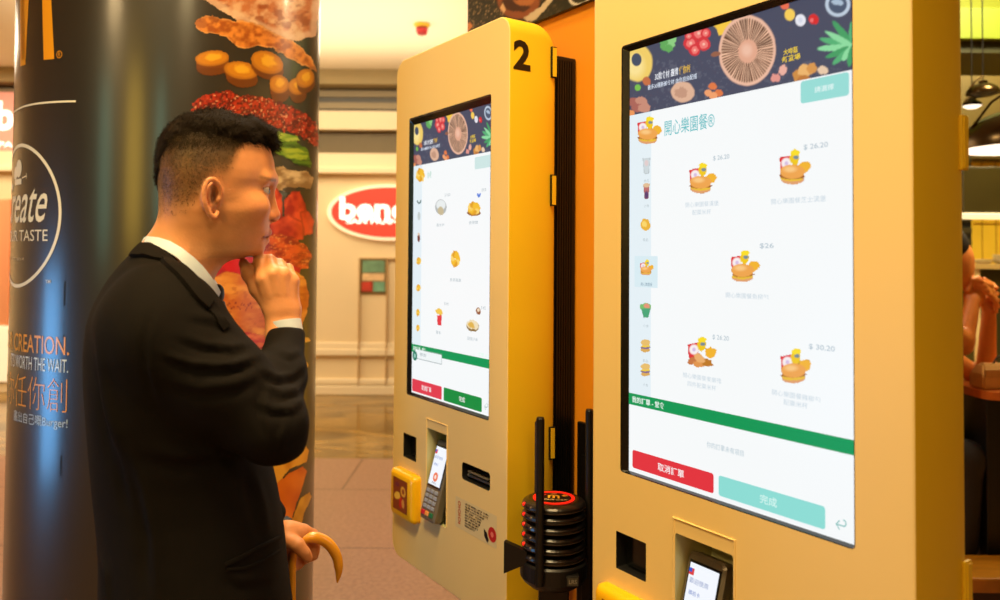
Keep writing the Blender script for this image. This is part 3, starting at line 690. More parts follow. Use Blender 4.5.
# ------------------------------------------------------------------ advertising column
CC = np.array([-0.924, 2.215]); CR = 0.395; D0 = np.array([0.385, -0.923]); D0 = D0/np.hypot(*D0); T0 = np.array([-D0[1], D0[0]])
def cyl(a, b, l):
    th = a/CR; r = CR + 0.0004 + l
    x = CC[0] + r*(np.cos(th)*D0[0]+np.sin(th)*T0[0]); y = CC[1] + r*(np.cos(th)*D0[1]+np.sin(th)*T0[1])
    return np.stack([x, y, b], -1)
def onC(u, v):
    d = ray(u, v); A_ = d[0]**2+d[1]**2; B_ = -2*(d[0]*CC[0]+d[1]*CC[1]); C_ = CC@CC-CR*CR
    q = B_*B_-4*A_*C_; k = (-B_-sqrt(max(q, 0)))/(2*A_); P = CAM+d*k; w = P[:2]-CC
    return CR*atan2(w@T0, w@D0), float(P[2])
MT['colbase'] = mat('column_dark_vinyl', (40, 35, 27), 0.34, spec=0.5, coat=0.8, noise=0.04, nscale=3); MT['colbase'].node_tree.nodes['Principled BSDF'].inputs['Coat Roughness'].default_value = 0.19
colo = thing('advertising_column', 'round pillar wrapped in a dark burger advertisement with food pictures', 'column', (CC[0], CC[1], 0))
bm = NB(); lathe(bm, [(0, 0), (CR+0.006, 0), (CR+0.006, 0.12), (CR, 0.125), (CR, 3.5), (0, 3.5)], n=160)
for f in bm.faces: f.smooth = abs(f.normal.z) < 0.5 if f.normal.length else True
cb = obj('shaft', bm, MT['colbase'], colo)
for p in cb.data.polygons: p.use_smooth = abs(p.normal.z) < 0.3
cb.data.set_sharp_from_angle(angle=radians(25))
for k, th in enumerate((0.0,)):
    a0, _ = onC(64.5, 300); bm = NB()
    for z0, z1, w_ in ((1.375, 1.435, 0.004), (1.33, 1.335, 0.003), (1.30, 1.31, 0.0025), (0.98, 1.03, 0.004)):
        bm = NB(); P = [cyl(np.array(a0+s), np.array(z), np.array(0.0003)) for s, z in ((-w_/2, z0), (w_/2, z0+0.004), (w_/2, z1), (-w_/2, z1-0.003))]
        bm.faces.new([bm.verts.new(p-np.array([CC[0], CC[1], 0])) for p in P]); obj('tear', bm, MT['cavity'], colo)
def cmap(a, b, l): return cyl(a, b, l) - np.array([CC[0], CC[1], 0])
GOLD = (226, 150, 26); CREAM = (226, 218, 196)
# golden letter mark: arches as thick strokes
A = Art()
def cpoly(pts, col, layer=1): A.poly([onC(*p) for p in pts], col, layer)
ztop = onC(35, 0)[1]+0.16
def leg(x0t, x1t, x0b, x1b, yb): return [onC(x0b, yb), onC(x1b, yb-1)], [onC(x0t, 0), onC(x1t, 0)]
def arch(al_b, ar_b, al_t, ar_t, br_b, br_rb, br_t, br_rt, zt):
    n = 28; V = []; F = []
    # outer and inner curves from left foot over the top to the right foot
    def curve(p0, p1, p2, p3, top):
        out = [p0, p1]
        for k in range(1, n):
            t = k/n; ang = pi*(1-t); cx = (p1[0]+p2[0])/2; rx = (p2[0]-p1[0])/2
            out.append((cx+rx*cos(ang), p1[1]+(p2[1]-p1[1])*t+(top-p1[1])*sin(ang)))
        return out+[p2, p3]
    o_ = curve(al_b, al_t, br_rt, br_rb, zt); i_ = curve(ar_b, ar_t, br_t, br_b, zt-0.03)
    A.raw(o_+i_, [(k, k+1, len(o_)+k+1, len(o_)+k) for k in range(len(o_)-1)], GOLD, 1)
bl = [onC(20.5, 60.5), onC(26, 59)]; tl = [onC(21.5, 0), onC(29, 0)]; br = [onC(44, 60), onC(54.5, 59)]; tr_ = [onC(42.5, 0), onC(51.5, 0)]
arch(bl[0], bl[1], tl[0], tl[1], br[0], br[1], tr_[0], tr_[1], ztop)
dx = bl[1][0]-br[1][0]
sh = lambda p: (p[0]+dx, p[1])
arch(sh(bl[0]), sh(bl[1]), sh(tl[0]), sh(tl[1]), sh(br[0]), sh(br[1]), sh(tr_[0]), sh(tr_[1]), ztop)
a, b = onC(59.5, 54.5); A.ring((a, b), 0.0072, 0.0088, GOLD, 1, 40); A.text('R', a-0.003, a+0.003, b-0.0045, b+0.0045, GOLD, 1)
A.build('golden_logo', cmap, MT['wrap'], colo, slice_a=0.012)
# round badge with lettering
A = Art()
ar, _ = onC(61.8, 212); R0 = 0.5*(onC(30, 142)[1]-onC(30, 288.5)[1]); cz = 0.5*(onC(30, 142)[1]+onC(30, 288.5)[1]); ca = ar-R0
A.ring((ca, cz), R0-0.0085, R0, CREAM, 1, 128)
tr1 = onC(47.5, 213)[0]; z0 = onC(45, 222)[1]; 
A.text('Create', tr1-1.55*(tr1-onC(14.5, 213)[0]), tr1, z0, z0+0.103, CREAM, 1, bold=0.004, shear=0.42)
tz0, tz1 = onC(45, 241)[1], onC(45, 229.5)[1]; A.text('YOUR TASTE', onC(48, 235)[0]-1.52*(onC(48, 235)[0]-onC(14, 235)[0]), onC(48, 235)[0], tz0, tz1, CREAM, 1)
A.text('EST. 2014', ca-0.05, onC(24, 259)[0], onC(22, 260.5)[1], onC(22, 257.5)[1], (170, 160, 140), 1)
a, b = onC(22, 168); A.disc((a-0.02, b), 0.022, CREAM, 1, sx=0.9); A.disc((a-0.045, b-0.01), 0.016, CREAM, 1); A.rect(a-0.05, a+0.0, b-0.04, b-0.026, CREAM, 1); A.stroke([(a+0.004, b-0.025), (a+0.028, b-0.021)], 0.003, CREAM, 1); A.stroke([(a+0.028, b-0.014), (a+0.028, b-0.028)], 0.002, CREAM, 1)
a, b = onC(48, 281.5); A.text('TM', a-0.008, a+0.009, b-0.004, b+0.004, (190, 184, 170), 1, bold=0.02)
pts = [onC(16.5, 110.5), onC(25, 106.3), onC(38, 103.5), onC(52, 102.2), onC(66, 101.5), onC(76, 101.3)]; A.stroke([(pts[0][0]-0.09, pts[0][1]-0.0)]+pts, 0.0045, CREAM, 1)
A.build('round_badge', cmap, MT['wrap'], colo, slice_a=0.012)
# slogan
A = Art()
def line(s_, xr, y0, y1, x0r, col, bold=0.0, keep='r', wfac=None):
    a1, zt_ = onC(xr, y0); _, zb_ = onC(xr, y1)
    if wfac: A.text(s_, a1-wfac, a1, zb_, zt_, col, 1, bold=bold)
    else: A.text(s_, a1-1, a1, zb_, zt_, col, 1, bold=bold, keep='r')
aw = lambda xa, xb, y: onC(xb, y)[0]-onC(xa, y)[0]
n_re = aw(20, 69.5, 345); line('YOUR CREATION.', 69.5, 337, 355.5, 0, (224, 150, 50), wfac=n_re*1.93, bold=0.004)
n_re = aw(27, 68.5, 366); line("IT'S WORTH THE WAIT.", 68.5, 359, 373, 0, (206, 214, 216), wfac=n_re*1.72, bold=0.0)
n_re = aw(13, 67.5, 395); line('由你任你創', 67.5, 379, 413, 0, (222, 146, 46), wfac=n_re*5/3.25, bold=-0.016)
n_re = aw(14, 67.8, 422); line('畫出自己嘅Burger!', 67.8, 417.5, 430.5, 0, (176, 190, 200), wfac=n_re)
A.build('slogan_print', cmap, MT['wrap'], colo, slice_a=0.012)
# food pictures
def foods(cv):
    X, Y = cv.X, cv.Y; N = lambda sx, sy, o, sd: fbm(np.stack([X/sx, Y/sy], -1), o, sd)
    def tex(m, c0, c1, nz, lo=0.35, hi=0.65):
        t = np.clip((nz-lo)/(hi-lo), 0, 1)[..., None]; cv.put(m, lin(c0)*(1-t)+lin(c1)*t)
    P = lambda pts, wob=1.2, seed=1, sc=6: cv.poly(pts, (0, 0, 0), wob=wob, seed=seed, sc=sc)
    # top slab of grilled chicken
    m, sd = P([(180, -30), (203, 0), (222, 12), (245, 24), (270, 34), (295, 42), (316, 36), (325, -30)], 1.5)
    tex(m, (224, 178, 140), (196, 120, 74), N(7, 7, 4, 2), 0.3, 0.6); t = N(9, 6, 4, 6); cv.put(m*np.clip((t-0.52)*6, 0, 0.8), (150, 72, 30)); cv.put(m*np.clip((9-sd)/6, 0, 0.55), (236, 204, 176))
    # breaded strip
    m, sd = P([(194, 24), (200, 17), (212, 15), (225, 19), (245, 21), (262, 25), (275, 34), (290, 40), (302, 47), (311, 57), (318, 74), (300, 64), (285, 57), (272, 48), (258, 46), (245, 50), (236, 47), (225, 37), (205, 33), (196, 29)], 1.6)
    tex(m, (166, 84, 24), (226, 140, 56), N(6, 5, 4, 12)); cv.put(m*np.clip((2.2-sd)/2, 0, 0.6), (236, 178, 110)); cv.ell(201, 23, 6, 5, (176, 100, 40), wob=0.2); cv.put(m*np.clip((N(9, 9, 3, 30)-0.6)*5, 0, 0.6), (120, 54, 14))
    # sausage slices
    for q, (x, y, rx, ry, ro, h) in enumerate([(212, 58, 17.5, 8, -0.08, 10), (241, 70, 17, 9, 0.15, 9), (267, 62, 17, 11, 0.35, 7), (279, 84, 10, 9, 0.2, 10), (297, 86, 9, 8.5, 0.4, 9), (305, 78, 9, 10, 0.6, 6)]):
        cv.ell(x+1, y+h, rx*0.96, ry, (112, 58, 12), rot=ro); cv.poly([(x-rx*0.97, y), (x+rx*0.97, y+ry*ro), (x+rx*0.95, y+h), (x-rx*0.9, y+h)], (124, 64, 14))
        cv.ell(x, y, rx, ry, (186, 116, 30), rot=ro); cv.ell(x, y, rx*0.82, ry*0.76, (206, 132, 26), rot=ro, wob=0.08, seed=q); cv.ell(x+1, y-1, rx*0.42, ry*0.45, (238, 176, 44), rot=ro, wob=0.35, seed=q+5, soft=0.4)
    # chopped red topping
    m, sd = P([(191, 110), (196, 98), (212, 92), (230, 90), (240, 95), (256, 96), (272, 99), (290, 106), (305, 113), (318, 124), (318, 150), (300, 137), (284, 132), (268, 124), (250, 122), (215, 124), (194, 122)], 3, sc=4)
    t = N(2.2, 2.2, 2, 40); tex(m, (96, 14, 6), (190, 52, 26), t, 0.35, 0.7); cv.put(m*np.clip((N(1.4, 1.4, 1, 50)-0.80)*8, 0, 0.9), (240, 170, 130))
    # salad leaves
    for q, pts in enumerate([[(258, 128), (275, 130), (292, 137), (308, 150), (312, 168), (300, 166), (285, 158), (268, 148)], [(262, 130), (280, 131), (296, 136), (300, 141), (282, 142), (266, 138)], [(275, 146), (295, 148), (308, 153), (306, 160), (288, 158), (272, 152)]]):
        m, sd = P(pts, 2.2, q+3); tex(m, [(44, 74, 10), (120, 160, 36), (100, 140, 28)][q], [(96, 134, 24), (176, 198, 76), (170, 190, 50)][q], N(8, 2.2, 3, 60+q))
    # mushrooms
    m, sd = P([(270, 168), (282, 166), (292, 171), (306, 170), (314, 178), (310, 190), (298, 188), (288, 191), (276, 190)], 2, 5); tex(m, (150, 112, 66), (224, 190, 138), N(9, 6, 3, 70)); cv.ell(290, 190, 7, 3, (70, 48, 26), wob=0.3)
    # tomatoes
    for q, pts in enumerate([[(266, 190), (276, 188), (283, 196), (282, 222), (276, 240), (262, 236)], [(284, 200), (292, 192), (300, 190), (306, 206), (311, 222), (306, 236), (290, 236), (283, 226)], [(270, 222), (288, 214), (303, 222), (304, 240), (284, 242), (268, 240)], [(300, 212), (308, 210), (314, 220), (313, 234), (304, 236)]]):
        m, sd = P(pts, 1.2, q+9); tex(m, (168, 26, 6), (234, 82, 40), N(10, 12, 3, 80+q)); cv.put(m*np.clip((1.8-sd)/1.6, 0, 0.5), (130, 14, 4))
    # chilli patty
    m, sd = P([(262, 240), (275, 234), (290, 236), (304, 244), (312, 254), (308, 268), (296, 272), (280, 264), (262, 262)], 1.6, 14); tex(m, (150, 34, 8), (226, 92, 28), N(8, 3, 4, 90)); cv.put(m*np.clip((N(2.4, 1.6, 2, 95)-0.66)*6, 0, 0.8), (246, 150, 70))
    # red slice and bun behind the hand
    m, sd = P([(205, 280), (214, 264), (228, 258), (262, 256), (300, 268), (300, 285), (205, 285)], 0.8, 15); tex(m, (170, 8, 14), (210, 20, 26), N(12, 12, 2, 97))
    m, sd = P([(196, 300), (208, 278), (226, 272), (256, 276), (292, 270), (304, 276), (309, 296), (306, 316), (300, 330), (280, 345), (262, 372), (240, 380), (205, 350)], 1.5, 16)
    tex(m, (206, 104, 22), (240, 156, 60), N(22, 9, 4, 100)); cv.put(m*np.clip((N(5, 3, 3, 104)-0.6)*4, 0, 0.5), (176, 72, 14))
    sq = np.abs(Y-(306+2.5*np.sin(X*0.9)+1.5*np.sin(X*2.1)))<0.8; cv.put(m*(sq & (X > 221) & (X < 252))*0.8, (130, 24, 8))
    m, sd = P([(225, 340), (245, 332), (270, 336), (290, 342), (285, 366), (262, 376), (238, 372)], 2, 18); tex(m, (190, 40, 10), (226, 110, 50), N(10, 3, 3, 110))
    m, sd = P([(250, 352), (268, 345), (285, 352), (280, 372), (258, 376)], 1.5, 19); tex(m, (150, 14, 8), (190, 30, 14), N(10, 3, 3, 111))
    for q, (x, y) in enumerate([(262, 352), (268, 360), (306, 340), (305, 365)]): cv.ell(x, y, 4, 3, (236, 180, 70), wob=0.4, seed=q)
    # chips
    for q, (pts, c0, c1) in enumerate([([(262, 476), (276, 460), (300, 438), (309, 450), (307, 462), (290, 470), (270, 492)], (210, 130, 20), (236, 164, 50)),
        ([(274, 486), (290, 472), (303, 466), (307, 471), (301, 492), (294, 512), (288, 532), (274, 520)], (206, 90, 10), (232, 120, 24)),
        ([(290, 524), (300, 498), (310, 491), (312, 497), (304, 514), (299, 534)], (196, 130, 20), (230, 164, 46)),
        ([(286, 560), (300, 548), (312, 556), (311, 610), (284, 612)], (120, 40, 10), (180, 90, 20)), ([(270, 535), (292, 528), (306, 540), (296, 556), (276, 600), (262, 600)], (196, 120, 16), (226, 150, 36))]):
        m, sd = P(pts, 0.8, q+20); tex(m, c0, c1, N(12, 20, 2, 120+q))
A = Art(); a0 = onC(186, 255)[0]; n = int((CR*radians(97)-a0)/0.0026); m_ = int((2.34-0.72)/0.0026)
AA, BB = np.meshgrid(np.linspace(a0, CR*radians(97), n), np.linspace(0.72, 2.34, m_)); X, Y = vproj(cyl(AA, BB, 0*AA))
# beyond the visible edge the picture continues along the arc
ed = np.maximum.accumulate(X, axis=1); X = np.where(X < ed-1e-6, ed+(ed-X)*0.5, X)
cv = Canvas(X, Y); foods(cv); A.raster(AA, BB, cv.c*0.80, cv.a, 1)
A.build('food_picture', cmap, MT['wrap'], colo)

# ------------------------------------------------------------------ the hall behind
MT['cream'] = mat('cream_wall', (238, 214, 168), 0.55, noise=0.03, nscale=1.5)
MT['creamtrim'] = mat('cream_trim', (246, 226, 186), 0.5)
MT['ceil'] = mat('ceiling_paint', (250, 236, 206), 0.7)
MT['shutter'] = mat('grey_shutter', (150, 134, 102), 0.45, metal=0.2)
MT['shutdark'] = mat('dark_glass', (64, 54, 30), 0.3); MT['soffit'] = mat('soffit_shaded', (176, 156, 110), 0.6)  # soffit: shade below the ceiling put into a darker colour
WY = 8.45
def wall_bands(x0, x1):
    bm = NB()
    for z0, z1, y, mi in ((0, 2.42, WY, 0), (2.42, 2.60, WY-0.06, 1), (2.60, 2.86, WY+0.10, 0), (2.86, 3.06, WY-0.05, 1), (3.06, 3.34, WY+0.15, 0), (3.34, 3.6, WY-0.12, 2)):
        box(bm, x0, x1, y, WY+0.4, z0, z1, mi=mi)
    return bm
struct('wall_back', wall_bands(-7.5, 4.6), [MT['cream'], MT['creamtrim'], MT['soffit']])
for z0, z1, d, nm in ((0.0, 0.10, 0.05, 'baseboard_back'), (0.11, 0.17, 0.035, 'trim_1'), (0.42, 0.49, 0.04, 'trim_2'), (0.49, 0.56, 0.02, 'trim_3'), (2.38, 2.44, 0.10, 'trim_4')):
    bm = NB(); box(bm, -7.4, 4.5, WY-d, WY-0.0005, z0, z1, 0.008); struct(nm, bm, MT['creamtrim'])
def louvre(x0, x1, z0, z1, y, n, nm, label):
    t = thing(nm, label, 'shutter', ((x0+x1)/2, y, z0)); w = (x1-x0)/2
    bm = NB(); box(bm, -w, w, 0.02, 0.04, 0, z1-z0); obj('backing', bm, MT['shutdark'], t)
    bm = NB(); h = (z1-z0)/n
    for k in range(n): box(bm, -w, w, 0.0, 0.018, k*h+h*0.30, k*h+h*0.84, 0.002)
    obj('slats', bm, MT['shutter'], t)
    for k in range(int((x1-x0)/1.3)+1): bm = NB(); box(bm, -w+k*1.3, -w+k*1.3+0.03, -0.006, 0.019, 0, z1-z0); obj('mullion', bm, MT['shutdark'], t)
louvre(-7.3, 4.4, 2.61, 2.855, WY+0.05, 8, 'wall_louvre', 'grey slatted louvre above the cornice of the far wall')
louvre(-7.3, 4.4, 3.07, 3.335, WY+0.09, 2, 'clerestory_panel', 'dull grey clerestory panel high on the far wall below the ceiling')
bm = NB()
for x in (-1.512, -1.215): box(bm, x-0.006, x+0.006, WY-0.046, WY-0.0003, 0.0, 1.46)
box(bm, -1.52, -1.0, WY-0.03, WY-0.0003, 1.46, 1.475)
struct('trim_5', bm, mat('joint_bronze', (196, 160, 106), 0.5))
# illuminated shop sign
sg = thing('shop_sign', 'red oval illuminated shop sign with white lettering on the far wall', 'sign', (-1.20, WY-0.001, 1.965))
MT['signred'] = mat('sign_red', (214, 34, 18), 0.4, emis=(236, 84, 58), estr=0.75); MT['signwhite'] = mat('sign_white', (255, 250, 240), 0.4, emis=(255, 248, 236), estr=1.15); MT['signrim'] = mat('sign_rim', (255, 228, 190), 0.4, emis=(255, 226, 190), estr=0.6)
def ell_disc(rx, rz, y0, y1, n=72):
    bm = NB(); loft(bm, [[(rx*cos(2*pi*k/n), y, rz*sin(2*pi*k/n)) for k in range(n)] for y in (y0, y1)]); return bm
obj('sign_rim', ell_disc(0.665, 0.302, 0.0, -0.05), MT['signrim'], sg); obj('sign_face', ell_disc(0.62, 0.27, -0.04, -0.055), MT['signred'], sg)
A = Art(); A.text('benefit', -0.53, 0.53, -0.085, 0.165, (255, 250, 240), 1, bold=0.03); A.text('SAN FRANCISCO', -0.46, 0.46, -0.125, -0.070, (255, 240, 225), 1, bold=0.04)
A.build('sign_lettering', lambda a, b, l: np.stack([a, -0.056-l, b], -1), MT['signwhite'], sg)
# second sign at far left
sg = thing('shop_sign', 'white glowing letter sign at the left edge behind the column', 'sign', (-5.62, WY-0.001, 2.62))
A = Art(); 
bm = NB(); box(bm, -0.75, 0.42, -0.06, 0, -0.02, 0.62, 0.01); obj('sign_board', bm, mat('sign_board_pink', (226, 150, 130), 0.5, emis=(226, 140, 120), estr=0.35), sg)
A.text('hob', -0.24, 0.36, 0.20, 0.52, (255, 250, 245), 1, bold=0.03); A.text('NAILS AND SPA', -0.6, 0.36, 0.02, 0.08, (226, 90, 90), 1, bold=0.02)
A.build('sign_lettering', lambda a, b, l: np.stack([a, -0.062-l, b], -1), MT['signwhite'], sg)
# notice panel with coloured squares
np_ = thing('notice_board', 'tall narrow notice panel with green and red squares on the far wall', 'notice board', (-1.363, WY-0.001, 1.09))
bm = NB(); box(bm, -0.145, 0.145, -0.02, 0, 0, 0.375, 0.003); obj('frame', bm, mat('bronze_frame', (120, 96, 50), 0.4), np_)
for (x0, x1, z0, z1, c) in ((-0.12, 0.12, 0.225, 0.355, (112, 150, 116)), (-0.12, 0.12, 0.135, 0.215, (226, 190, 140)), (-0.125, -0.01, 0.02, 0.125, (196, 60, 40)), (0.0, 0.125, 0.02, 0.125, (120, 170, 138))):
    bm = NB(); box(bm, x0, x1, -0.028, -0.018, z0, z1, 0.002); obj('notice', bm, mat('notice_paper', c, 0.6, noise=0.2, nscale=14), np_)
# fire alarm bell hanging under the ceiling
P = at_z(422, 24, 3.5)
al = thing('alarm_bell', 'small red and yellow alarm fixture on the ceiling', 'alarm', (float(P[0]), float(P[1]), 3.5))
bm = NB(); lathe(bm, [(0, 0), (0.07, 0), (0.07, -0.015), (0.05, -0.03), (0.0, -0.03)], n=24); obj('mounting_plate', bm, mat('alarm_yellow', (246, 190, 40), 0.5), al)
bm = NB(); lathe(bm, [(0, -0.028), (0.052, -0.032), (0.054, -0.06), (0.040, -0.09), (0, -0.105)], n=24); obj('sounder', bm, mat('alarm_red', (150, 10, 6), 0.4), al, smooth=True)
# floor: marble far away, pinkish tiles near
def tile_mat(name, rgb, rgb2, rough, sc, brick=None, bump=0.0):
    m = bpy.data.materials.new(name); m.use_nodes = True; nt = m.node_tree; b = nt.nodes['Principled BSDF']; b.inputs['Roughness'].default_value = rough
    tc = nt.nodes.new('ShaderNodeTexCoord'); n = nt.nodes.new('ShaderNodeTexNoise'); n.inputs['Scale'].default_value = sc; n.inputs['Detail'].default_value = 6; n.inputs['Distortion'].default_value = 1.2 if not brick else 0.2
    mp = nt.nodes.new('ShaderNodeMapping'); nt.links.new(tc.outputs['Object'], mp.inputs['Vector']); nt.links.new(mp.outputs['Vector'], n.inputs['Vector'])
    if not brick: mp.inputs['Scale'].default_value = (1, 2.2, 1); mp.inputs['Rotation'].default_value = (0, 0, 0.5)
    cr = nt.nodes.new('ShaderNodeValToRGB'); cr.color_ramp.elements[0].position = 0.36; cr.color_ramp.elements[1].position = 0.66
    cr.color_ramp.elements[0].color = L4(rgb); cr.color_ramp.elements[1].color = L4(rgb2); nt.links.new(n.outputs['Fac'], cr.inputs['Fac'])
    out = cr.outputs['Color']
    if brick:
        br = nt.nodes.new('ShaderNodeTexBrick'); br.offset = 0.3; br.offset_frequency = 2; br.squash = 1.0
        br.inputs['Scale'].default_value = 1.0; br.inputs['Brick Width'].default_value = brick[0]; br.inputs['Row Height'].default_value = brick[1]; br.inputs['Mortar Size'].default_value = 0.007; br.inputs['Mortar Smooth'].default_value = 0.1
        br.inputs['Mortar'].default_value = L4(brick[2]); m2 = nt.nodes.new('ShaderNodeMapping'); m2.inputs['Location'].default_value = brick[3]
        nt.links.new(tc.outputs['Object'], m2.inputs['Vector']); nt.links.new(m2.outputs['Vector'], br.inputs['Vector']); nt.links.new(out, br.inputs['Color1']); nt.links.new(out, br.inputs['Color2']); out = br.outputs['Color']
    nt.links.new(out, b.inputs['Base Color']); return m
bm = NB(); box(bm, -7.5, 4.6, -2.6, 5.80, -0.05, 0); struct('floor', bm, tile_mat('pink_tiles', (128, 92, 70), (150, 112, 88), 0.32, 45, brick=(1.0, 1.0, (84, 56, 38), (0.0, -0.04, 0))))
bm = NB(); box(bm, -7.5, 4.6, 5.80, 8.9, -0.05, 0); struct('floor_hall', bm, tile_mat('gold_marble', (88, 64, 20), (156, 118, 50), 0.14, 1.6))
bm = NB(); box(bm, -7.5, 4.6, 3.2, 8.9, 3.5, 3.6); struct('ceiling', bm, MT['ceil'])
bm = NB(); box(bm, -7.5, 4.6, -2.6, 3.2, 3.4, 3.5); struct('ceiling_restaurant', bm, mat('restaurant_ceiling', (206, 170, 100), 0.7))
bm = NB(); box(bm, -7.6, -7.5, -2.6, 8.9, 0, 3.6); struct('wall_left', bm, MT['cream'])
bm = NB(); box(bm, 4.5, 4.6, -2.6, 8.9, 0, 3.6); struct('wall_right', bm, mat('ochre_wall', (150, 116, 30), 0.6))
bm = NB(); box(bm, -7.6, 4.6, -2.7, -2.6, 0, 3.6); struct('wall_front', bm, mat('dark_wall_front', (96, 70, 40), 0.6))
# peach coloured shop front and its bright plinth, seen left of the column
bm = NB(); box(bm, -7.4, -4.7, WY-0.05, WY-0.0005, 0.72, 2.08, 0.01); box(bm, -5.30, -5.27, WY-0.07, WY-0.049, 0.72, 2.08); struct('trim_6', bm, mat('peach_panel', (240, 160, 112), 0.5))
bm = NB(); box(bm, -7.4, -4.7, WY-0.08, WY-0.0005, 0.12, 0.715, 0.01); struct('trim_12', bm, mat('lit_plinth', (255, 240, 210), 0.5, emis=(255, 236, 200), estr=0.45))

# ------------------------------------------------------------------ implicit-surface modelling for people
class Field:
    def __init__(s, xs, ys, zs, init=0.04):
        s.ax = [np.asarray(a, float) for a in (xs, ys, zs)]; s.F = np.full([len(a) for a in s.ax], init)
    def _sub(s, lo, hi):
        sl = []
        for a, l, h in zip(s.ax, lo, hi): sl.append(slice(max(0, np.searchsorted(a, l)-1), min(len(a), np.searchsorted(a, h)+1)))
        g = np.meshgrid(*[a[q] for a, q in zip(s.ax, sl)], indexing='ij'); return tuple(sl), np.stack(g, -1)
    def add(s, fn, lo, hi, k=0.01, op='u', pad=0.03):
        lo = np.asarray(lo)-pad; hi = np.asarray(hi)+pad; sl, P = s._sub(lo, hi)
        if P.size == 0: return
        a = s.F[sl]; b = fn(P)
        if op == 'u': h = np.maximum(k-np.abs(a-b), 0)/k; r = np.minimum(a, b)-h*h*k/4
        else: b = -b; h = np.maximum(k-np.abs(a-b), 0)/k; r = np.maximum(a, b)+h*h*k/4
        s.F[sl] = r
    def cap(s, p, q, r1, r2=None, k=0.01, op='u'):
        p, q = np.asarray(p, float), np.asarray(q, float); r2 = r1 if r2 is None else r2; d = q-p; L = d@d+1e-12
        def fn(P):
            t = np.clip(((P-p)@d)/L, 0, 1); return np.linalg.norm(P-p-t[..., None]*d, axis=-1)-(r1+(r2-r1)*t)
        R = max(r1, r2); s.add(fn, np.minimum(p, q)-R, np.maximum(p, q)+R, k, op)
    def chain(s, pts, rs, k=0.008, op='u'):
        for a, b, r, t in zip(pts, pts[1:], rs, rs[1:]): s.cap(a, b, r, t, k, op)
    def spline(s, pts, rs, k=0.004, n=5, op='u'):
        P = [np.asarray(p, float) for p in pts]; Q = []; r = []
        for i in range(len(P)-1):
            p0, p1, p2, p3 = P[max(i-1, 0)], P[i], P[i+1], P[min(i+2, len(P)-1)]
            for j in range(n): t = j/n; Q.append(0.5*(2*p1+(p2-p0)*t+(2*p0-5*p1+4*p2-p3)*t*t+(3*p1-p0-3*p2+p3)*t**3)); r.append(rs[i]+(rs[i+1]-rs[i])*t)
        Q.append(P[-1]); r.append(rs[-1])
        Q = np.array(Q); r = np.array(r)
        def fn(X):
            out = np.full(X.shape[:-1], 1e9)
            for a, b, ra, rb in zip(Q, Q[1:], r, r[1:]):
                d = b-a; t = np.clip(((X-a)@d)/(d@d+1e-12), 0, 1); out = np.minimum(out, np.linalg.norm(X-a-t[..., None]*d, axis=-1)-(ra+(rb-ra)*t))
            return out
        s.add(fn, Q.min(0)-r.max(), Q.max(0)+r.max(), k, op)
    def ell(s, c, r, k=0.01, op='u', rot=None):
        c = np.asarray(c, float); r = np.asarray(r, float); Rm = np.eye(3) if rot is None else np.array(Matrix.Rotation(rot[1], 3, rot[0]))
        def fn(P):
            q = (P-c)@Rm; a = np.linalg.norm(q/r, axis=-1); b = np.linalg.norm(q/(r*r), axis=-1)+1e-9; return a*(a-1)/b
        m = r.max(); s.add(fn, c-m, c+m, k, op)
    def mesh(s):
        F = s.F; S = F < 0; n = np.array(F.shape)
        c = np.zeros(n-1, np.int8)
        for i in (0, 1):
            for j in (0, 1):
                for k in (0, 1): c += S[i:n[0]-1+i, j:n[1]-1+j, k:n[2]-1+k]
        mix = (c > 0) & (c < 8); ijk = np.argwhere(mix); idx = -np.ones(n-1, np.int64); idx[mix] = np.arange(len(ijk))
        acc = np.zeros((len(ijk), 3)); cnt = np.zeros(len(ijk)); I, J, K = ijk.T; X, Y, Z = s.ax
        for ax in range(3):
            for o1 in (0, 1):
                for o2 in (0, 1):
                    off = [0, 0, 0]; off[(ax+1) % 3] = o1; off[(ax+2) % 3] = o2
                    a = (I+off[0], J+off[1], K+off[2]); e = [0, 0, 0]; e[ax] = 1; b = (a[0]+e[0], a[1]+e[1], a[2]+e[2])
                    fa, fb = F[a], F[b]; m = (fa < 0) != (fb < 0); t = np.where(m, fa/np.where(m, fa-fb, 1), 0)
                    pa = np.stack([X[a[0]], Y[a[1]], Z[a[2]]], -1); pb = np.stack([X[b[0]], Y[b[1]], Z[b[2]]], -1)
                    acc[m] += (pa+(pb-pa)*t[:, None])[m]; cnt += m
        V = acc/cnt[:, None]; faces = []
        for ax in range(3):
            e = [0, 0, 0]; e[ax] = 1
            A = S[tuple(slice(0, n[q]-e[q]) for q in range(3))]; B = S[tuple(slice(e[q], n[q]) for q in range(3))]
            P = np.argwhere(A != B); u, v = (ax+1) % 3, (ax+2) % 3
            ok = (P[:, u] > 0) & (P[:, v] > 0) & (P[:, u] < n[u]-1) & (P[:, v] < n[v]-1); P = P[ok]; ins = A[tuple(P.T)]
            q = []
            for du, dv in ((-1, -1), (0, -1), (0, 0), (-1, 0)):
                R = P.copy(); R[:, u] += du; R[:, v] += dv; q.append(idx[tuple(R.T)])
            q = np.stack(q, -1); q[~ins] = q[~ins][:, ::-1]; faces.append(q)
        return V, np.concatenate(faces)
def relax(V, Fq, n=1, w=0.5):
    """light smoothing of a quad mesh"""
    E = np.concatenate([Fq[:, [0, 1]], Fq[:, [1, 2]], Fq[:, [2, 3]], Fq[:, [3, 0]]])
    for _ in range(n):
        A = np.zeros_like(V); c = np.zeros(len(V)); np.add.at(A, E[:, 0], V[E[:, 1]]); np.add.at(A, E[:, 1], V[E[:, 0]]); np.add.at(c, E[:, 0], 1); np.add.at(c, E[:, 1], 1)
        V = V*(1-w)+w*A/np.maximum(c, 1)[:, None]
    return V
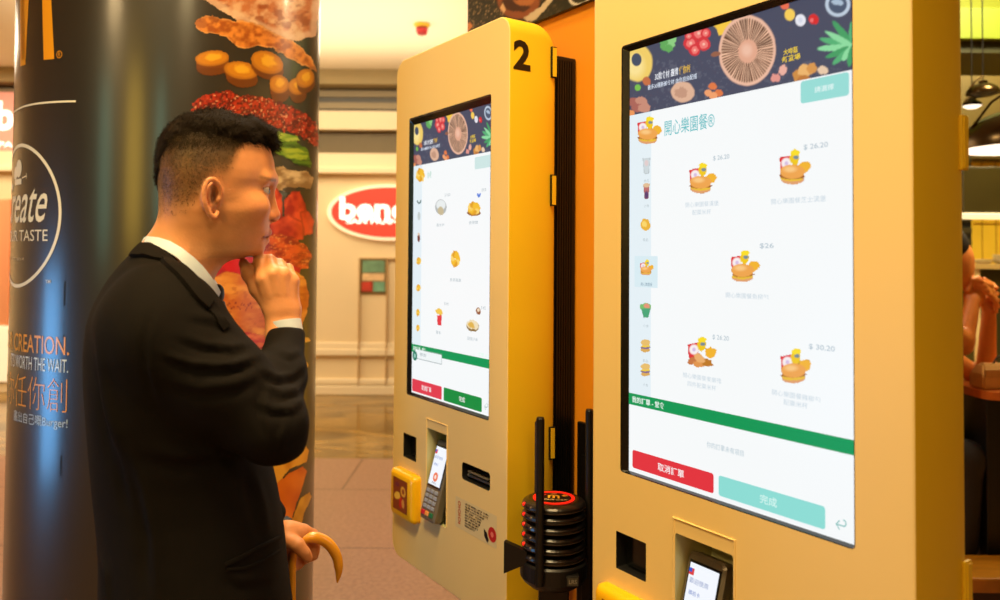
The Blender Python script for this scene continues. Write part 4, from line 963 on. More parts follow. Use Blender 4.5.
def axis(lo, hi, coarse, *fine):
    """non-uniform axis: fine = (a, b, step)"""
    out = [lo]
    while out[-1] < hi:
        st = coarse
        for a, b, h in fine:
            if a-1e-9 <= out[-1] < b: st = min(st, h)
            elif out[-1] < a and out[-1]+st > a: st = max(h, a-out[-1])
        out.append(out[-1]+st)
    return out
def sstep(x, a, b): t = np.clip((x-a)/(b-a), 0, 1); return t*t*(3-2*t)

# ------------------------------------------------------------------ the man
MF = np.array([cos(radians(20)), sin(radians(20)), 0]); MN = np.array([-sin(radians(20)), cos(radians(20)), 0]); MD = 1.32
MX0 = 0.0
def mpt(u, v, y=0.0):
    d = ray(u, v); P = CAM + d*((MD+y)/(d@MN)); return np.array([P@MF-MX0, y, P[2]])
MX0 = mpt(200, 600)[0]
def mpx(P):            # local -> photo position
    return vproj(P[..., :1]*MF + MX0*MF + (P[..., 1:2]+MD)*MN + P[..., 2:3]*np.array([0, 0, 1.0]))
mroot_loc = MF*MX0 + MN*MD
man = thing('person', 'man in dark suit and white shirt seen in profile, hand at his chin', 'person', (mroot_loc[0], mroot_loc[1], 0), radians(20))
# head and neck rows: photo row, back, front (without nose), half width, widest point
HT = np.array([(115.5, 203, 222, .012, 212), (117, 192, 234, .028, 212), (120, 184, 243, .044, 211), (126, 174, 254, .058, 210), (135, 165, 264, .069, 209), (146, 159.5, 270.5, .075, 208), (160, 157, 274.2, .0775, 207), (172, 156.5, 275.3, .078, 207),
    (180, 157, 274.3, .077, 207), (186, 157.5, 271, .0755, 207), (190, 158, 268.2, .0745, 208), (196, 158.5, 266.4, .0735, 208), (204, 158.5, 266.8, .071, 208), (212, 158.5, 268.6, .070, 208), (218, 157.5, 269.0, .0675, 208), (224, 156, 269.2, .065, 207),
    (230, 154, 268.2, .062, 206), (236, 151.8, 265.6, .0595, 205), (242, 149.5, 262.6, .057, 203), (247, 148, 261.6, .055, 200), (251.5, 147, 260, .054, 196), (254.5, 146, 254, .053, 192), (257, 145.5, 243, .053, 188), (260, 145, 231, .053, 184), (264, 144, 222, .052, 181), (270, 143, 215.5, .051, 179), (278, 142, 208, .051, 176), (290, 140, 202, .052, 172), (310, 136, 198, .055, 168)])
Hz = np.array([mpt(200, v)[2] for v in HT[:, 0]])[::-1]
Hb = np.array([mpt(b, v)[0] for v, b in HT[:, :2]])[::-1]; Hf = np.array([mpt(f_, v)[0] for v, f_ in HT[:, [0, 2]]])[::-1]
Hw = HT[::-1, 3]; Hc = np.array([mpt(c, v)[0] for v, c in HT[:, [0, 4]]])[::-1]
_zd = np.linspace(Hz[0], Hz[-1], 400); _k = np.exp(-np.linspace(-2, 2, 13)**2); _k /= _k.sum()
def _sm(t): q = np.interp(_zd, Hz, t); return np.convolve(np.pad(q, 6, mode='edge'), _k, 'valid')
Hzr = Hz; Hb, Hf, Hw, Hc = (_sm(t) for t in (Hb, Hf, Hw, Hc)); Hz = _zd
def headf(P):
    x, y, z = P[..., 0], P[..., 1], P[..., 2]; I = lambda t: np.interp(z, Hz, t)
    b, f_, w_, c = I(Hb), I(Hf), I(Hw), I(Hc)
    a = np.where(x > c, f_-c, c-b); e = 2.25; r = ((np.abs(x-c)/a)**e+(np.abs(y)/w_)**e)**(1/e)
    d = (r-1)*np.minimum(a, w_)
    top = z-Hz[-1]; return np.maximum(d*0.85, top)
fx = axis(-0.32, 0.30, 0.012, (-0.115, 0.175, 0.0024)); fy = axis(-0.30, 0.30, 0.012, (-0.095, -0.05, 0.0024), (-0.05, 0.105, 0.0027)); fz = axis(0.02, 1.76, 0.013, (1.005, 1.085, 0.0024), (1.36, 1.76, 0.0024))
B = Field(fx, fy, fz)
m = mpt
# body core under the clothes
B.add(headf, [-0.12, -0.09, 1.41], [0.14, 0.09, 1.74], 0.01)
B.cap(m(160, 305), m(172, 275), 0.060, 0.046, 0.05); B.ell(m(160, 365), (0.085, 0.15, 0.12), 0.04); B.ell(m(178, 450), (0.105, 0.145, 0.16), 0.06); B.ell(m(188, 540), (0.115, 0.155, 0.12), 0.06)
SR, ER, WR = m(168, 325, -0.155), m(270, 426, -0.188), m(284, 336, -0.035)
SL, EL, WL = m(160, 322, 0.165), m(205, 440, 0.215), m(272, 526, 0.105)
B.cap(SR, ER, 0.045, 0.028, 0.03); B.cap(ER, WR, 0.028, 0.0205, 0.02); B.cap(m(160, 315, -0.05), SR, 0.06, 0.05, 0.04)
B.cap(SL, EL, 0.052, 0.038, 0.03); B.cap(EL, WL, 0.036, 0.022, 0.02); B.cap(m(160, 315, 0.05), SL, 0.06, 0.05, 0.04)
for sy in (-1, 1):
    hip = np.array([m(188, 560)[0], 0.085*sy, 0.92]); kn = np.array([hip[0]+0.02, 0.10*sy, 0.50]); an = np.array([hip[0]-0.015, 0.10*sy, 0.085])
    B.chain([hip, kn, an], [0.075, 0.05, 0.034], 0.03); B.chain([an, an+[0.02, 0, -0.035], an+[0.13, 0.01*sy, -0.05]], [0.032, 0.03, 0.022], 0.02)
# face
for sy in (-1, 1):
    S = lambda u, v, y: m(u, v)*[1, 0, 1] + np.array([0, y*sy, 0])
    B.cap(S(270.0, 180.5, 0.006), S(263, 182.5, 0.042), 0.0085, 0.008, 0.014)
    B.ell(S(270.5, 191.8, 0.035), (0.0135, 0.021, 0.0095), 0.008, 'd')
    B.ell(S(253, 208, 0.042), (0.018, 0.014, 0.013), 0.03)
    ec = S(260.8, 192.0, 0.031)
    def lid(P, c=ec, up=1): return np.maximum(np.linalg.norm(P-c, axis=-1)-0.0131, (0.0046-(P[..., 2]-c[2])) if up else (P[..., 2]-c[2]+0.0050))
    B.add(lid, ec-0.014, ec+0.014, 0.004); B.add(lambda P: lid(P, ec, 0), ec-0.014, ec+0.014, 0.004)
    B.ell(S(270.8, 217.6, 0.0105), (0.0085, 0.0060, 0.0062), 0.006)
    B.cap(S(270, 222.3, 0.0060), S(274.0, 220.8, 0.0065), 0.0022, 0.0030, 0.003, 'd')
    B.cap(S(267.6, 232.6, 0.0), S(261, 235.5, 0.021), 0.0052, 0.003, 0.006)
    B.cap(S(264.8, 240.0, 0.0), S(259.5, 238.5, 0.019), 0.0056, 0.003, 0.006)
    B.cap(S(268.5, 236.8, 0.0), S(259.0, 237.6, 0.024), 0.0016, 0.0012, 0.003, 'd')
    # ear
    T = lambda u, v, y: m(u, v, -0.078)*[1, 0, 1] + np.array([0, y*sy, 0])
    B.ell(T(211, 197, 0.0765), (0.0130, 0.0075, 0.0235), 0.008, rot=('Y', 0.12))
    B.spline([T(219.5, 194, 0.079), T(219.2, 187, 0.083), T(216, 181.5, 0.086), T(211.5, 179.6, 0.0885), T(207, 182, 0.0905), T(204.3, 188, 0.092), T(203.8, 196, 0.0915), T(205.2, 204, 0.090), T(208, 211, 0.087), T(211.5, 216, 0.084), T(215.0, 217, 0.081), T(218.0, 212, 0.077)], [0.0030, 0.0036, 0.0040, 0.0044, 0.0046, 0.0046, 0.0045, 0.0043, 0.0042, 0.0044, 0.0040, 0.0026], 0.006)
    B.ell(T(213.6, 196.0, 0.0890), (0.0066, 0.0125, 0.0165), 0.003, 'd', rot=('Y', 0.14))
    B.spline([T(210.5, 186, 0.080), T(209.4, 193, 0.0830), T(209.6, 200, 0.0830), T(211.5, 207, 0.080)], [0.0008, 0.0020, 0.0020, 0.0012], 0.003)
    B.ell(T(218.6, 199.5, 0.080), (0.0036, 0.0040, 0.0045), 0.004)
B.cap(m(269.8, 190), m(274.0, 211), 0.0058, 0.0075, 0.012); B.ell(m(275.0, 215.4), (0.0084, 0.0085, 0.0074), 0.007); B.cap(m(270, 221), m(275, 219), 0.0035, 0.0035, 0.005)
B.ell(m(255.5, 247.5), (0.0115, 0.018, 0.0115), 0.012)
# right hand: fist under the chin
h_ = lambda *a: m(*a)
wr = [m(277.5, 338, -0.033), m(290, 338, -0.033)]
B.chain([m(277, 336, -0.034), m(276.5, 312, -0.024)], [0.0185, 0.0175], 0.012); B.chain([m(289.5, 336, -0.034), m(290, 311, -0.024)], [0.0175, 0.0170], 0.012)
mc = [m(263.5, 279, -0.026), m(273.0, 273.5, -0.031), m(283.5, 274.5, -0.028), m(292.5, 281, -0.020)]
wrp = [m(275, 309, -0.024), m(280, 308, -0.027), m(286, 308, -0.026), m(290, 309, -0.022)]
for a_, b_, r_ in zip(mc, wrp, (0.0120, 0.0118, 0.0112, 0.0108)): B.cap(b_, a_, r_*1.25, r_, 0.012)
B.ell(m(278, 292, -0.010), (0.020, 0.016, 0.024), 0.012)
pip = [m(259.8, 259.8, -0.002), m(269.6, 260.2, -0.004), m(279.2, 264.0, -0.001), m(288.3, 268.6, 0.003)]
dip = [m(256, 270, 0.022), m(266, 272, 0.022), m(276, 276, 0.022), m(285, 280, 0.020)]
tip = [m(262, 282, 0.018), m(270, 284, 0.018), m(278, 287, 0.016), m(285, 290, 0.014)]
for a_, b_, c_, d_, r_ in zip(mc, pip, dip, tip, (0.0097, 0.0097, 0.0092, 0.0084)):
    B.chain([a_, b_], [r_*1.08, r_], 0.0055); B.chain([b_, c_, d_], [r_*0.98, r_*0.86, r_*0.72], 0.004)
for a_, b_ in zip(mc, wrp): B.cap(a_+[0, -0.0095, 0], a_*0.45+b_*0.55+[0, -0.0115, 0], 0.0022, 0.0012, 0.008)
B.ell(m(262, 287, -0.010), (0.012, 0.008, 0.020), 0.012, rot=('Y', -0.5)); B.chain([m(271, 306, -0.014), m(257.5, 289, -0.004), m(248.5, 274.5, 0.004), m(243.6, 263.5, 0.008)], [0.0150, 0.0118, 0.0096, 0.0080], 0.009)
# left hand holding the umbrella handle
Y2 = 0.075
q_ = lambda u, v, y: m(u, v, y)
B.cap(q_(270, 527, 0.105), q_(286, 533, 0.088), 0.021, 0.0195, 0.012); B.ell(q_(293.5, 538, 0.084), (0.021, 0.0155, 0.0215), 0.014, rot=('Y', -0.25))
B.cap(q_(288, 530, 0.082), q_(303.5, 531, 0.086), 0.0140, 0.0110, 0.010)
B.chain([q_(287, 540, 0.068), q_(297.5, 545, 0.052), q_(304.5, 553, 0.050), q_(309.3, 559.5, 0.054)], [0.0130, 0.0108, 0.0090, 0.0072], 0.008)
B.chain([q_(303.5, 530.5, 0.086), q_(312.8, 534.5, 0.098), q_(316.5, 547, 0.100), q_(315.6, 557.5, 0.091)], [0.0108, 0.0098, 0.0088, 0.0076], 0.004)
B.chain([q_(300, 538, 0.092), q_(307.5, 546, 0.106), q_(309, 557, 0.100), q_(305.5, 562, 0.088)], [0.0105, 0.0096, 0.0086, 0.0074], 0.004)
B.chain([q_(296, 545, 0.090), q_(301, 555, 0.106), q_(299, 565, 0.098), q_(294.5, 566.5, 0.084)], [0.0102, 0.0092, 0.0082, 0.0070], 0.004)
B.chain([q_(291, 550, 0.088), q_(293, 561, 0.102), q_(290.5, 568.5, 0.094), q_(287, 568, 0.082)], [0.0095, 0.0084, 0.0074, 0.0064], 0.004)
V, Fq = B.mesh(); V = relax(V, Fq, 1, 0.35)
U_, V_ = mpx(V)
# skin colour: base tone, lips, cheeks, shaved sides
C = np.tile(lin((218, 146, 92)), (len(V), 1))
def blend(mask, col): 
    global C
    C = C*(1-mask[:, None]) + lin(col)*mask[:, None]
nz = fbm(V*90, 3, 3); C *= (0.93+0.14*nz)[:, None]
head = V[:, 2] > m(200, 262)[2]
blend(0.18*np.exp(-((U_-257)/9)**2-((V_-211)/10)**2)*head, (230, 120, 90))
blend(0.35*np.exp(-((U_-277)/5)**2-((V_-216)/5)**2)*head, (226, 120, 84))
lipm = np.exp(-((V_-236)/4.6)**4)*sstep(U_, 258, 264)*(np.abs(V[:, 1]) < 0.024)*head*(V_ > 230.5); blend(0.45*lipm, (176, 84, 66))
blend(0.9*np.exp(-((V_-(237.0))/0.9)**2)*sstep(U_, 256, 262)*(np.abs(V[:, 1]) < 0.026)*head, (90, 34, 22))  # crease shade between the lips painted into the skin colour
near = (np.abs(V[:, 1]) > 0.005)
hl = np.interp(V_, [120, 141, 150, 163, 175, 184, 196, 206], [262, 250, 243, 238, 234, 228, 219, 214])
fade = sstep(hl-U_, -3, 12)*(1-sstep(V_, 185, 232-0*U_)*1.0)*head
behind = sstep(V_-np.interp(U_, [150, 165, 185, 200, 215, 230], [236, 228, 216, 196, 178, 176]), -16, 10)
fade = fade*(1-behind*0.85)
earm = (np.hypot((U_-211.5)/11, (V_-198.5)/21.5) < 1)*(np.abs(V[:, 1]) > 0.074); fade = fade*(1-earm)
dens = 0.78+0.215*sstep(-V_, -182, -142)
blend(np.clip(fade*dens*(0.85+0.3*fbm(V*400, 2, 6)), 0, 0.93), (60, 44, 14))
brow = np.exp(-((V_-(179.6-0.22*(272-U_)))/1.8)**2)*sstep(U_, 256, 264)*(np.abs(V[:, 1]) > 0.010)*(U_ < 276)*head; blend(np.clip(0.7*brow, 0, 0.7)*(0.6+0.6*fbm(V*500, 2, 8)), (60, 38, 22))
lash = np.exp(-((V_-188.6)/1.0)**2)*(U_ > 263)*(np.abs(V[:, 1]) > 0.018)*head; blend(0.8*lash, (40, 24, 16))
blend(0.85*np.exp(-((U_-272.2)/2.4)**2-((V_-220.6)/1.5)**2)*head, (60, 16, 8))  # nostril shade painted into the skin colour
blend(0.8*(np.exp(-((V_-196)/12)**2-((U_-214)/3.6)**2))*(np.abs(V[:, 1]) > 0.06)*(np.abs(V[:, 1]) < 0.0825), (80, 26, 14))  # shade of the ear hollow painted into the skin colour
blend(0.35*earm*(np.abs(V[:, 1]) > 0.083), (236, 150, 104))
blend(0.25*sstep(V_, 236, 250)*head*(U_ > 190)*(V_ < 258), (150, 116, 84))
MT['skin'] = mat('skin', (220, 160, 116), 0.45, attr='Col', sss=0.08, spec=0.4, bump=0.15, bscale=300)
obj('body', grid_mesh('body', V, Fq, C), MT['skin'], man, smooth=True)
# eyes
for sy in (-1, 1):
    ec = m(260.8, 192.0)*[1, 0, 1] + np.array([0, 0.031*sy, 0]); bm = NB(); bmesh.ops.create_icosphere(bm, subdivisions=3, radius=0.0121, matrix=Matrix.Translation(ec))
    e_ = obj('eye', bm, mat('eye_white', (228, 216, 200), 0.15), man, smooth=True)
    bm = NB(); lathe(bm, [(0, 0.0126), (0.0025, 0.0125), (0.0058, 0.0110), (0.0060, 0.0100), (0, 0.0098)], n=20); bmesh.ops.transform(bm, matrix=Matrix.Translation(ec) @ Matrix.Rotation(radians(96), 4, 'Y'), verts=bm.verts)
    obj('iris', bm, mat('iris_brown', (34, 20, 12), 0.1), e_, smooth=True)
# hair
hx = axis(-0.125, 0.135, 0.003); hy = axis(-0.10, 0.10, 0.003); hz = axis(m(200, 205)[2], 1.77, 0.003); HF = Field(hx, hy, hz)
hb_u = [140, 150, 157, 163, 172, 186, 205, 222, 238, 250, 262, 274, 290]; hb_v = [188, 184, 172, 156, 144, 136, 134, 137.5, 144, 142, 143, 150, 150]
def hairmask(P):
    u, v = mpx(P*[1, 0, 1]); side = np.interp(np.abs(P[..., 1]), [0, 0.035, 0.06], [1, 0.35, 0]); vb = np.interp(u, hb_u, hb_v)
    vb = vb + side*np.interp(u, [140, 160, 190, 245, 262, 275], [22, 18, 6, 4, -2, -6]); return sstep(vb-v+12*(fbm(P*120, 2, 5)-0.5), -12, 12), u, v
def hairf(P):
    mk, u, v = hairmask(P); thick = np.interp(u, [150, 165, 190, 215, 240, 262, 275], [0.002, 0.004, 0.0085, 0.0105, 0.0115, 0.012, 0.010])
    n = fbm(np.stack([P[..., 0]*70, P[..., 1]*240, P[..., 2]*120], -1), 3, 21)-0.5
    x, y, z = P[..., 0], P[..., 1], P[..., 2]; d = headf(np.stack([x, y, np.minimum(z, Hz[-1]-0.001)], -1)); d = np.maximum(d, 0*d-1)
    d = np.where(z > Hz[-1]-0.001, np.maximum(d, 0)+ (z-Hz[-1]+0.001), d)
    return d-(mk*(thick+0.004*n+0.002)-0.003)
HF.add(hairf, [-0.125, -0.1, 1.5], [0.135, 0.1, 1.77], 0.001)
for k in range(9):
    y = -0.044+0.011*k; B_ = lambda u, v: m(u, v)*[1, 0, 1]+np.array([0, y, 0]); e = 1-(abs(y)/0.06)**2
    HF.cap(B_(250, 124+8*(1-e)), B_(268, 134+6*(1-e)), 0.009*e+0.003, 0.007*e+0.002, 0.008); HF.cap(B_(268, 134+6*(1-e)), B_(274.5-5*(1-e)+1.5*sin(k*2.3), 146+1.5*cos(k*1.7)), 0.007*e+0.002, 0.0035, 0.006)
VH, FH = HF.mesh()
MT['hair'] = mat('black_hair', (30, 20, 8), 0.7, spec=0.12)
hair = obj('hair', grid_mesh('hair', VH, FH), MT['hair'], man, smooth=True)
def strands(pts, nrm, dirs, L, w, droop=0.3, jit=0.35):
    n = len(pts); d = dirs+rng.normal(0, jit, (n, 3)); d -= nrm*np.sum(d*nrm, 1)[:, None]*0.8; d /= np.linalg.norm(d, axis=1)[:, None]
    s_ = np.cross(d, nrm); s_ /= np.linalg.norm(s_, axis=1)[:, None]+1e-9; L = L[:, None]
    p0 = pts-nrm*0.001; p1 = pts+d*L*0.5+nrm*L*0.22; p2 = pts+d*L+nrm*L*(0.22-droop*0.3)
    VV = np.stack([p0-s_*w, p0+s_*w, p1-s_*w*0.8, p1+s_*w*0.8, p2], 1).reshape(-1, 3); b = np.arange(n)[:, None]*5
    return VV, [tuple(q) for q in (b+[0, 1, 3, 2]).tolist()]+[tuple(q) for q in (b+[2, 3, 4]).tolist()]
def normals(V, F):
    a, b, c, d = (V[F[:, i]] for i in range(4)); n = np.cross(c-a, d-b); N = np.zeros_like(V)
    for i in range(4): np.add.at(N, F[:, i], n)
    return N/(np.linalg.norm(N, axis=1)[:, None]+1e-12)
def normals(V, F):
    a, b, c, d = (V[F[:, i]] for i in range(4)); n = np.cross(c-a, d-b); N = np.zeros_like(V)
    for i in range(4): np.add.at(N, F[:, i], n)
    return N/(np.linalg.norm(N, axis=1)[:, None]+1e-12)
NH = normals(VH, FH); mk, u, v = hairmask(VH); sel = np.where((mk > 0.22))[0]; sel = rng.choice(sel, 14000)
nn_ = NH[sel]; u = u[sel]; dr = np.stack([0.75+0*u, np.sign(VH[sel, 1])*0.12, np.where(u > 245, -0.55, np.where(u < 175, -0.9, 0.12))], -1); dr[u < 172, 0] = -0.2
VV, FF = strands(VH[sel]+rng.normal(0, 0.0012, (len(sel), 3)), nn_, dr, rng.uniform(0.006, 0.018, len(sel))*np.where(u < 180, 0.5, 1), 0.00032, jit=0.5)
me = bpy.data.meshes.new('hair_strands'); me.from_pydata(VV.tolist(), [], FF); hs = obj('hair_strands', me, MT['hair'], hair); hs['kind'] = 'stuff'
NB_ = normals(V, Fq); sel = np.where(fade > 0.25)[0]; sel = sel[rng.random(len(sel)) < fade[sel]]; pw = 1+2.5*sstep(-V_[sel], -152, -138); sel = rng.choice(sel, 26000, p=pw/pw.sum())
dr = np.tile([-0.25, 0, -0.9], (len(sel), 1)); VV, FF = strands(V[sel]+rng.normal(0, 0.0009, (len(sel), 3)), NB_[sel], dr, rng.uniform(0.0018, 0.0040, len(sel))*(1+1.8*sstep(-V_[sel], -156, -136)), 0.00019, droop=0.0)
me = bpy.data.meshes.new('stubble'); me.from_pydata(VV.tolist(), [], FF); hs = obj('shaved_sides', me, mat('stubble_hair', (44, 32, 12), 0.7, spec=0.1), hair); hs['kind'] = 'stuff'

# jacket
JT = np.array([(243, 142, 152, .050), (247, 138, 166, .072), (255, 131, 178, .092), (266, 121, 189, .115), (280, 110, 199.5, .142), (292, 102.5, 208, .162), (302, 97, 215, .178), (311, 93, 224, .189), (322, 89, 231, .198), (345, 86.5, 236, .205), (370, 86.5, 241, .205), (400, 88.5, 248, .198), (430, 91, 258, .190), (460, 93.5, 270, .186), (490, 97, 276.5, .186), (515, 99.5, 281, .190), (545, 101, 285, .196), (575, 100, 288.5, .203), (605, 98.5, 291.5, .208), (660, 96, 296, .212), (720, 95, 299, .214)])
Jz = np.array([m(200, v)[2] for v in JT[:, 0]])[::-1]; Jb = np.array([m(b, v)[0] for v, b in JT[:, :2]])[::-1]; Jf = np.array([m(b, v)[0] for v, b in JT[:, [0, 2]]])[::-1]; Jw = JT[::-1, 3]
def torso(P):
    x, y, z = P[..., 0], P[..., 1], P[..., 2]; b, f_, w_ = (np.interp(z, Jz, t) for t in (Jb, Jf, Jw)); c = (b+f_)/2; a = (f_-b)/2; e = 2.3
    r = ((np.abs(x-c)/a)**e+(np.abs(y)/w_)**e)**(1/e); d = (r-1)*np.minimum(a, w_)*0.9
    return np.maximum(np.maximum(d, z-Jz[-1]), Jz[0]-z)
jx = axis(-0.22, 0.22, 0.005); jy = axis(-0.30, 0.31, 0.006); jz = axis(Jz[0]-0.012, Jz[-1]+0.015, 0.0055)
J = Field(jx, jy, jz)
J.add(torso, [-0.25, -0.25, Jz[0]], [0.25, 0.25, Jz[-1]], 0.01)
def sleeve(P1, P2, P3, cuff, rs):
    J.ell(P1, (0.066, 0.056, 0.070), 0.05); J.chain([P1, P1*0.45+P2*0.55, P2], [rs[0], rs[1], rs[2]], 0.035); J.chain([P2, P2*0.5+P3*0.5, cuff], [rs[2], rs[3], rs[4]], 0.03)
cuffR = m(286.5, 335, -0.034)
sleeve(m(166, 327, -0.155), m(270.5, 426, -0.190), WR, cuffR, [0.070, 0.057, 0.0455, 0.0365, 0.0285])
J.ell(m(283, 447, -0.185), (0.026, 0.030, 0.014), 0.02)
cuffL = m(274, 527, 0.103); sleeve(m(158, 324, 0.155), EL, WL, cuffL, [0.070, 0.056, 0.049, 0.042, 0.033])
# cuff openings are flat cuts
def cutplane(p, d, R):
    d = np.asarray(d)/np.linalg.norm(d)
    def fn(P): return np.maximum(-((P-p)@d), np.linalg.norm(P-p-d*0.04, axis=-1)-R)
    J.add(fn, p-R-0.04, p+R+0.04, 0.002, 'd', pad=0.0)
cutplane(m(286, 330, -0.033), m(286, 300, -0.02)-m(286, 330, -0.033), 0.06)
cutplane(m(281.5, 528, 0.098), m(300, 533, 0.09)-m(281.5, 528, 0.098), 0.05)
P = np.stack(np.meshgrid(jx, jy, jz, indexing='ij'), -1)[..., :]
J.F += 0.0035*(fbm(np.stack([P[..., 0]*11, P[..., 1]*11, P[..., 2]*7], -1), 2, 31)-0.5)*2
del P
VJ, FJ = J.mesh(); VJ = relax(VJ, FJ, 2, 0.5)
# folds in the cloth: offsets of the surface along its normal, traced on the near side
def normals(V, F):
    a, b, c, d = (V[F[:, i]] for i in range(4)); n = np.cross(c-a, d-b); N = np.zeros_like(V)
    for i in range(4): np.add.at(N, F[:, i], n)
    return N/(np.linalg.norm(N, axis=1)[:, None]+1e-12)
NJ = normals(VJ, FJ); UJ, WJ = mpx(VJ); nearm = sstep(-NJ[:, 1], -0.15, 0.35); disp = np.zeros(len(VJ))
def fold(pts, amp, wd):
    global disp
    best = np.full(len(VJ), 1e9); sg = np.zeros(len(VJ)); tt = np.zeros(len(VJ)); n = len(pts)-1
    for i in range(n):
        (x0, y0), (x1, y1) = pts[i], pts[i+1]; L2 = (x1-x0)**2+(y1-y0)**2; t = np.clip(((UJ-x0)*(x1-x0)+(WJ-y0)*(y1-y0))/L2, 0, 1)
        dx, dy = UJ-x0-t*(x1-x0), WJ-y0-t*(y1-y0); d = np.hypot(dx, dy); c = ((x1-x0)*dy-(y1-y0)*dx)/sqrt(L2); m_ = d < best; best = np.where(m_, d, best); sg = np.where(m_, c, sg); tt = np.where(m_, (i+t)/n, tt)
    w_ = np.sin(np.clip(tt, 0.02, 0.98)*pi)**0.6; q = sg/wd
    disp += amp*w_*nearm*np.exp(-(best/wd/1.5)**2)*(-q*1.6*np.exp(-q*q*0.7))
fold([(166, 358), (190, 366), (215, 369), (238, 367), (256, 360)], 0.011, 5)
fold([(178, 338), (205, 347), (232, 350), (248, 347)], 0.006, 5)
fold([(170, 384), (200, 392), (235, 388), (262, 376)], 0.006, 7)
fold([(188, 318), (212, 322), (236, 332)], 0.004, 6)
fold([(262, 372), (276, 380), (292, 378), (305, 368)], 0.007, 4.5)
fold([(266, 388), (282, 396), (298, 392), (307, 382)], 0.006, 4.5)
fold([(256, 404), (272, 412), (292, 412), (305, 402)], 0.006, 5)
fold([(278, 352), (290, 358), (303, 352)], 0.004, 4)
fold([(268, 385), (262, 400), (263, 420), (268, 440)], 0.005, 5)
fold([(285, 420), (278, 436), (280, 452)], 0.004, 4)
fold([(153, 315), (147, 340), (148, 370), (156, 400)], 0.006, 4)
fold([(98, 370), (108, 420), (122, 470), (134, 520)], 0.008, 8)
fold([(93, 330), (98, 370), (104, 420), (113, 470)], 0.006, 6)
fold([(122, 440), (140, 490), (150, 540), (152, 590)], 0.008, 9)
fold([(150, 455), (180, 462), (215, 458), (245, 452)], 0.006, 9)
fold([(248, 470), (258, 505), (264, 540)], 0.006, 7)
fold([(225, 575), (240, 585), (270, 580)], 0.004, 7)
fold([(101, 560), (106, 575), (107, 600), (106, 640)], 0.010, 3)
VJ = VJ + NJ*disp[:, None]
MT['suit'] = mat('dark_suit_cloth', (21, 17, 13), 0.85, spec=0.10, bump=0.25, bscale=900, noise=0.08, nscale=30)
jk = obj('jacket', grid_mesh('jacket', VJ, FJ), MT['suit'], man, smooth=True)
# pocket: welt and flap
def ribbon(cent, upv, width, thick, closed=False):
    """band along cent; upv per-point direction of its width; returns bmesh"""
    bm = NB(); n = len(cent); R = []
    for i in range(n):
        t = cent[min(i+1, n-1)]-cent[max(i-1, 0)]; t = t/np.linalg.norm(t); u_ = upv[i]/np.linalg.norm(upv[i]); o_ = np.cross(t, u_); o_ /= np.linalg.norm(o_)
        w_ = width[i]/2; th = thick/2; c_ = cent[i]
        R.append([bm.verts.new(c_+u_*a*w_+o_*b*th) for a, b in ((-1, -1), (-1, 1), (-0.3, 1.25), (0.3, 1.25), (1, 1), (1, -1))])
    for A_, B__ in zip(R, R[1:]):
        for k in range(6): bm.faces.new((A_[k], A_[(k+1) % 6], B__[(k+1) % 6], B__[k]))
    bm.faces.new(R[0]); bm.faces.new(R[-1]); return bm
from mathutils.bvhtree import BVHTree
jt = BVHTree.FromPolygons(VJ.tolist(), FJ.tolist())
camL = np.array([(CAM@MF)-MX0, (CAM@MN)-MD, 1.5])
def onJ(u, v, off=0.001):
    q = m(u, v, 0.0); d = Vector(q-camL).normalized(); h = jt.ray_cast(Vector(camL), d, 5)
    return (np.array(h[0])+np.array(h[1])*off, np.array(h[1])) if h[0] is not None else (q, np.array([0, -1.0, 0]))
def seam(name, pts, wd, th, mat_, par, res=3):
    us = np.interp(np.linspace(0, len(pts)-1, (len(pts)-1)*res+1), range(len(pts)), [p[0] for p in pts]); vs = np.interp(np.linspace(0, len(pts)-1, (len(pts)-1)*res+1), range(len(pts)), [p[1] for p in pts])
    c = [onJ(a, b, 0.0012) for a, b in zip(us, vs)]; cent = [q[0] for q in c]; up = []
    for i, q in enumerate(c):
        t = cent[min(i+1, len(c)-1)]-cent[max(i-1, 0)]; up.append(np.cross(q[1], t))
    return obj(name, ribbon(cent, up, [wd]*len(c), th), mat_, par, smooth=True)
pk = seam('pocket_flap', [(224, 565), (240, 557.5), (260, 546.5), (279, 537.5)], 0.006, 0.004, MT['suit'], jk)
seam('pocket_welt', [(226, 569.5), (245, 568), (262, 561), (279, 551)], 0.004, 0.003, MT['suit'], jk)
# collars: near half traced, far half mirrored
def collar(name, top, wid, slope, thick, material, yoff=0.0):
    cent = []; up = []; wds = []
    T = [m(u, v, y) for u, v, y, w_ in top]
    for i, p in enumerate(T): cent.append(p); wds.append(top[i][3]); o_ = np.array([0, np.sign(top[i][2]) if abs(top[i][2]) > 1e-6 else 0, 0.0]); o_ = o_*min(1, abs(top[i][2])/0.03); up.append(np.array(slope)-o_*0.45)
    mir = [(c_*[1, -1, 1], u__*[1, -1, 1], w__) for c_, u__, w__ in zip(cent, up, wds)][::-1]
    if abs(top[0][2]) < 1e-6: mir = mir[:-1]
    cc = [x[0] for x in mir]+cent; uu = [x[1] for x in mir]+up; ww = [x[2] for x in mir]+wds
    return obj(name, ribbon(cc, uu, ww, thick), material, man, smooth=True)
MT['shirt'] = mat('white_shirt', (206, 214, 220), 0.6, bump=0.15, bscale=700)
sh = [(143.5, 241, 0.0, .013), (147, 240.5, -0.028, .014), (157, 242, -0.048, .015), (168, 246, -0.061, .016), (179.5, 253, -0.068, .017), (190.5, 262.5, -0.070, .019), (199.5, 272.5, -0.068, .022), (207, 283.5, -0.060, .025), (213, 292.5, -0.048, .026), (217, 298, -0.034, .022)]
collar('shirt_collar', sh, None, (0.42, 0, 0.90), 0.003, MT['shirt'])
